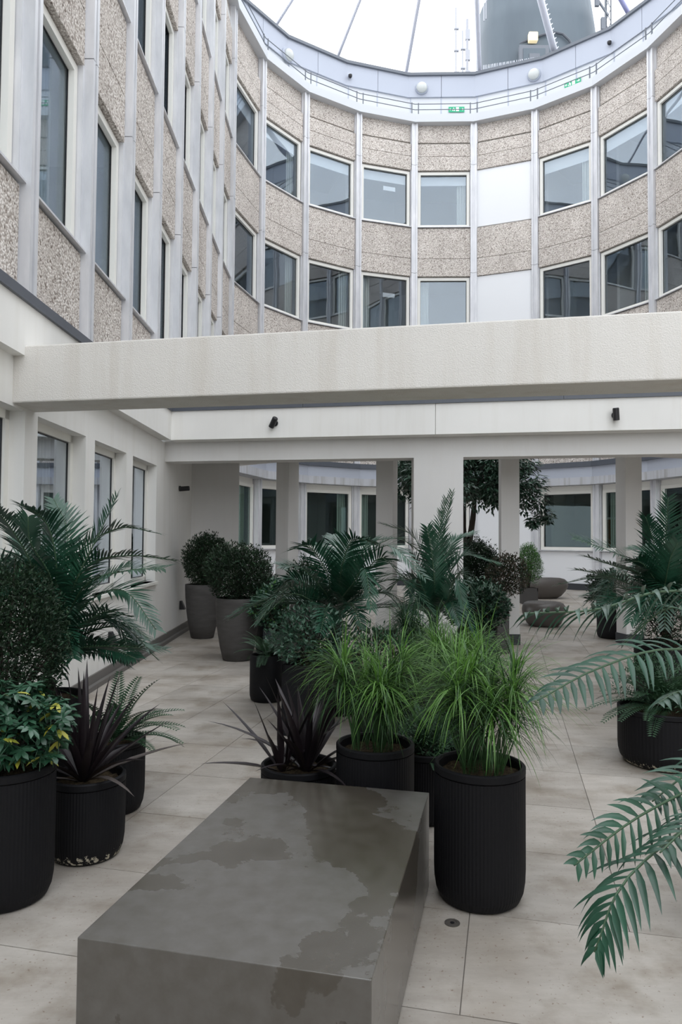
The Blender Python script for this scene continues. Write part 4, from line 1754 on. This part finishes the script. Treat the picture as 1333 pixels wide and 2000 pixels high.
# --- nearest palm: its pot stands just outside the frame at the right
PN = potted('potted_palm', 'nearest palm at the right edge, long fronds reaching into the view', 1.72, 2.95, .24, .60, kind='round', group='artificial palms')
trunk(PN, .55, .80, .055)
rrn = random.Random(5)
near = [
    ([(1440, 1190, 2.6), (1300, 1155, 2.4), (1170, 1190, 2.25), (1025, 1198, 2.1)], .6, 20, .165),
    ([(1470, 1300, 2.5), (1310, 1268, 2.3), (1170, 1305, 2.15), (1050, 1368, 2.0)], -.5, 20, .14),
    ([(1480, 1470, 2.5), (1370, 1530, 2.2), (1240, 1600, 2.0), (1122, 1690, 1.85)], -1.1, 20, .12),
    ([(1480, 1500, 2.4), (1360, 1600, 2.05), (1222, 1720, 1.85), (1162, 1860, 1.78)], .12, 20, .165),
    ([(1480, 1380, 2.7), (1400, 1350, 2.6), (1330, 1350, 2.5), (1285, 1375, 2.4)], .3, 12, .12),
    ([(1500, 1420, 2.4), (1420, 1560, 2.1), (1350, 1610, 1.95), (1290, 1665, 1.85)], .0, 12, .12),
    ([(1480, 1420, 2.5), (1400, 1470, 2.35), (1330, 1520, 2.2), (1275, 1565, 2.1)], -.3, 12, .13),
]
for pts, rl, n, L in near:
    b0 = Vector((1.72, 2.95, .80))
    frond(PN, [b0] + [at(*q) for q in pts], Lmax=L, n=n, width=.0195, roll=rl, sub=True, rr=rrn, bare=.38, droop=1.0, lift=.15, stem_r=.005, sweep=.45)
for k in range(7):
    a = R(-60 + k * 30)
    d = Vector((math.cos(a), math.sin(a) * .8, 0))
    b0 = Vector((1.72, 2.95, .80))
    frond(PN, [b0, b0 + d * .18 + Vector((0, 0, .35)), b0 + d * .45 + Vector((0, 0, .5)), b0 + d * .75 + Vector((0, 0, .3))], Lmax=.13, n=26, width=.015, rr=rrn)

# --- grey tapered planters with dark shrubs
A_ = potted('potted_box_shrub', 'dark shrub in the rear grey tapered planter, by the left wall corner', -2.20, 11.60, .281, .853, kind='taper', mt='pot_grey', group='grey tapered planters')
bush(A_, 1.22, .38, .40, .42, 9500, .05, .016, [M['box'], M['fern']], seed=41, ox=.05, base_z=.82, twigs=60, yellow=.1)
B_ = potted('potted_box_shrub', 'dark shrub in the front grey tapered planter', -1.35, 9.555, .293, .811, kind='taper', mt='pot_grey', group='grey tapered planters')
bush(B_, 1.13, .46, .40, .38, 10500, .045, .015, [M['box'], M['fern']], seed=42, base_z=.78, twigs=46, yellow=.1)
o = potted('potted_shrub', 'green shrub in the blue-grey pot right of the front grey planter', -.80, 9.28, .185, .43, kind='round', mt='pot_blue', group='shrubs in round pots')
bush(o, .72, .34, .3, .30, 2600, .06, .028, [M['scheff'], M['bright']], seed=43, base_z=.40, yellow=.12)
o = potted('potted_shrub', 'low dark shrub in a black pot squeezed behind the front grey planter', -.98, 10.18, .20, .44, kind='round', group='shrubs in round pots')
bush(o, .75, .26, .26, .30, 2000, .05, .02, [M['box'], M['fern']], seed=44, base_z=.42, yellow=.2)
o = potted('potted_cordyline', 'dark spiky cordyline behind the left column', -1.30, 12.35, .2, .5, kind='round', group='shrubs in round pots')
phormium(o, .48, 26, L=.85, W=.05, seed=15)
o = potted('potted_shrub', 'shrub with silvery glossy leaves in a square black planter', -.255, 6.05, .18, .57, kind='box', mt='pot_black', sq=-TY, group='square planters')
bush(o, .78, .34, .30, .25, 2600, .045, .022, [M['gloss'], M['scheff']], seed=45, base_z=.55, yellow=.4)
o = potted('potted_shrub', 'dark shrub in a tall grey pot behind the middle palm', -.42, 8.9, .19, .80, kind='taper', mt='pot_grey', group='grey tapered planters')
bush(o, 1.07, .24, .24, .26, 1800, .05, .02, [M['box'], M['fern']], seed=46, base_z=.78, yellow=.2)
o = potted('potted_fern', 'green fern-like plant left of the square black planter', -.72, 7.2, .17, .45, kind='round', group='shrubs in round pots')
fern(o, .42, 20, .42, 19)
o = potted('potted_shrub', 'leafy green shrub low behind the middle sedge', .28, 5.6, .17, .42, kind='round', group='shrubs in round pots')
bush(o, .66, .30, .26, .24, 1800, .05, .016, [M['fern'], M['bronze_leaf']], seed=47, base_z=.40, yellow=.3)
# --- right of the pier
o = potted('potted_shrub', 'round leafy shrub in a black pot right of the upright palm', 1.52, 8.05, .22, .62, kind='round', group='shrubs in round pots')
bush(o, .86, .34, .3, .26, 4600, .055, .030, [M['tree'], M['bronze_leaf']], seed=51, base_z=.60, yellow=.06)
o = potted('potted_shrub', 'bronze-leaved shrub in a square dark grey planter in front of the column', 2.16, 10.35, .19, .76, kind='box', mt='planter_grey', sq=.12, group='square planters')
bush(o, 1.08, .32, .26, .30, 3000, .05, .018, [M['bronze_leaf'], M['box']], seed=52, base_z=.74, yellow=.4, ox=.22)
o = potted('potted_shrub', 'dense dark rounded shrub below the tree', 2.25, 12.05, .26, .62, kind='round', group='shrubs in round pots')
bush(o, 1.10, .44, .40, .48, 12000, .05, .017, [M['box'], M['fern']], seed=53, base_z=.6, yellow=.15)
o = potted('potted_fern', 'low green fern at the foot of the pier, right of the front sedges', 1.25, 6.6, .18, .45, kind='round', group='shrubs in round pots')
fern(o, .42, 22, .42, 29)
o = potted('potted_shrub', 'fresh green feathery shrub in a small grey cube planter in the round court', 4.72, 18.2, .19, .40, kind='box', mt='planter_grey', group='square planters')
bush(o, .98, .34, .3, .50, 5500, .07, .014, [M['bright'], M['fern']], seed=54, base_z=.38, yellow=.2)
o = potted('potted_shrub', 'dark shrub in a black pot left of the right hand column', 4.50, 11.95, .262, .488, kind='round', group='shrubs in round pots')
bush(o, .78, .42, .38, .32, 2600, .07, .03, [M['box'], M['tree']], seed=55, base_z=.46, yellow=.3)

# --- tree in the round court
to = empty('potted_tree', (2.42, 14.2, 0))
tag(to, 'small tree with a round dark crown standing in the round court', 'tree')
inst('pot', taper_mesh(.42, .75, M['pot_grey']), to)
inst('soil', soil_mesh(.385), to, (0, 0, .70))
mb = MB()
rt2 = random.Random(61)
for (dx, dy, x1, y1) in ((-.10, 0, -.35, .1), (.06, .03, .22, -.1), (.0, -.06, -.02, .3)):
    mb.tube([(dx, dy, .68), (dx * 1.4, dy * 1.4, 1.35), ((dx * 2 + x1) / 2, (dy * 2 + y1) / 2, 2.0), (x1, y1, 2.7)], [.075, .065, .055, .03], 9)
mb.build('trunk', M['bark'], to, smooth=True)
mb = MB()
for k in range(30):
    a = k * 2.4
    el = rt2.uniform(-.2, 1.2)
    d = Vector((math.cos(a) * math.cos(el) * 1.25, math.sin(a) * math.cos(el) * 1.2, math.sin(el) * .9))
    mb.tube([(rt2.uniform(-.3, .2), rt2.uniform(-.1, .2), 2.35), Vector((0, 0, 2.75)) + d * .5, Vector((0, 0, 2.7)) + d], [.022, .014, .005], 5)
mb.build('branches', M['bark'], to)
mb = MB()
cl = []
for k in range(95):
    a, sn = rt2.uniform(0, 6.28), rt2.uniform(-.75, 1)
    cs = math.sqrt(1 - sn * sn)
    rad = rt2.uniform(.55, 1.0)
    cl.append((Vector((math.cos(a) * cs * 1.42 * rad, math.sin(a) * cs * 1.25 * rad, 2.86 + sn * .80 * rad)), rt2.uniform(.22, .34)))
cl += [(Vector((1.42, -.3, 2.30)), .20), (Vector((1.55, -.2, 2.05)), .16), (Vector((1.28, -.3, 1.95)), .12), (Vector((1.1, -.2, 2.3)), .24)]
for c, r_ in cl:
    for i in range(150):
        d = Vector((rt2.gauss(0, 1), rt2.gauss(0, 1), rt2.gauss(0, .8))).normalized() * r_ * rt2.random() ** .4
        p = c + d
        mb.leaf(p, (d.x + rt2.uniform(-.1, .1), d.y + rt2.uniform(-.1, .1), -.35 * r_ + d.z * .3), (rt2.uniform(-.5, .5), rt2.uniform(-.5, .5), 1), .11 * rt2.uniform(.8, 1.2), .05, 0)
mb.build('foliage', M['tree'], to, kind='stuff')

# ================================================================== SMALL THINGS ON THE FLOOR
p = at_z(884, 1803, 0)
o = empty('floor_socket', (p.x, p.y, 0.0))
tag(o, 'small round metal floor socket in the paving beside the right front pot', 'floor fitting')
mb = MB()
mb.lathe([(.032, 0), (.032, .003), (.020, .003), (.020, .0012)], 24, cap_top=True)
mb.build('ring', mat('dull_metal', (0.17, 0.155, 0.14), 0.5, 0.6), o)
mb = MB()
mb.lathe([(.009, .001), (.009, .003)], 12, cap_top=True)
mb.build('screw', M['dark_metal'], o)
p = at_z(546, 1302, 0)
mb = MB()
mb.box(-.06, .06, -.04, .04, 0.0, .012)
o = mb.build('paper_scrap', M['white_panel'])
o.location = (p.x, p.y, 0)
tag(o, 'small pale scrap lying on the paving right of the blue-grey pot', 'litter')
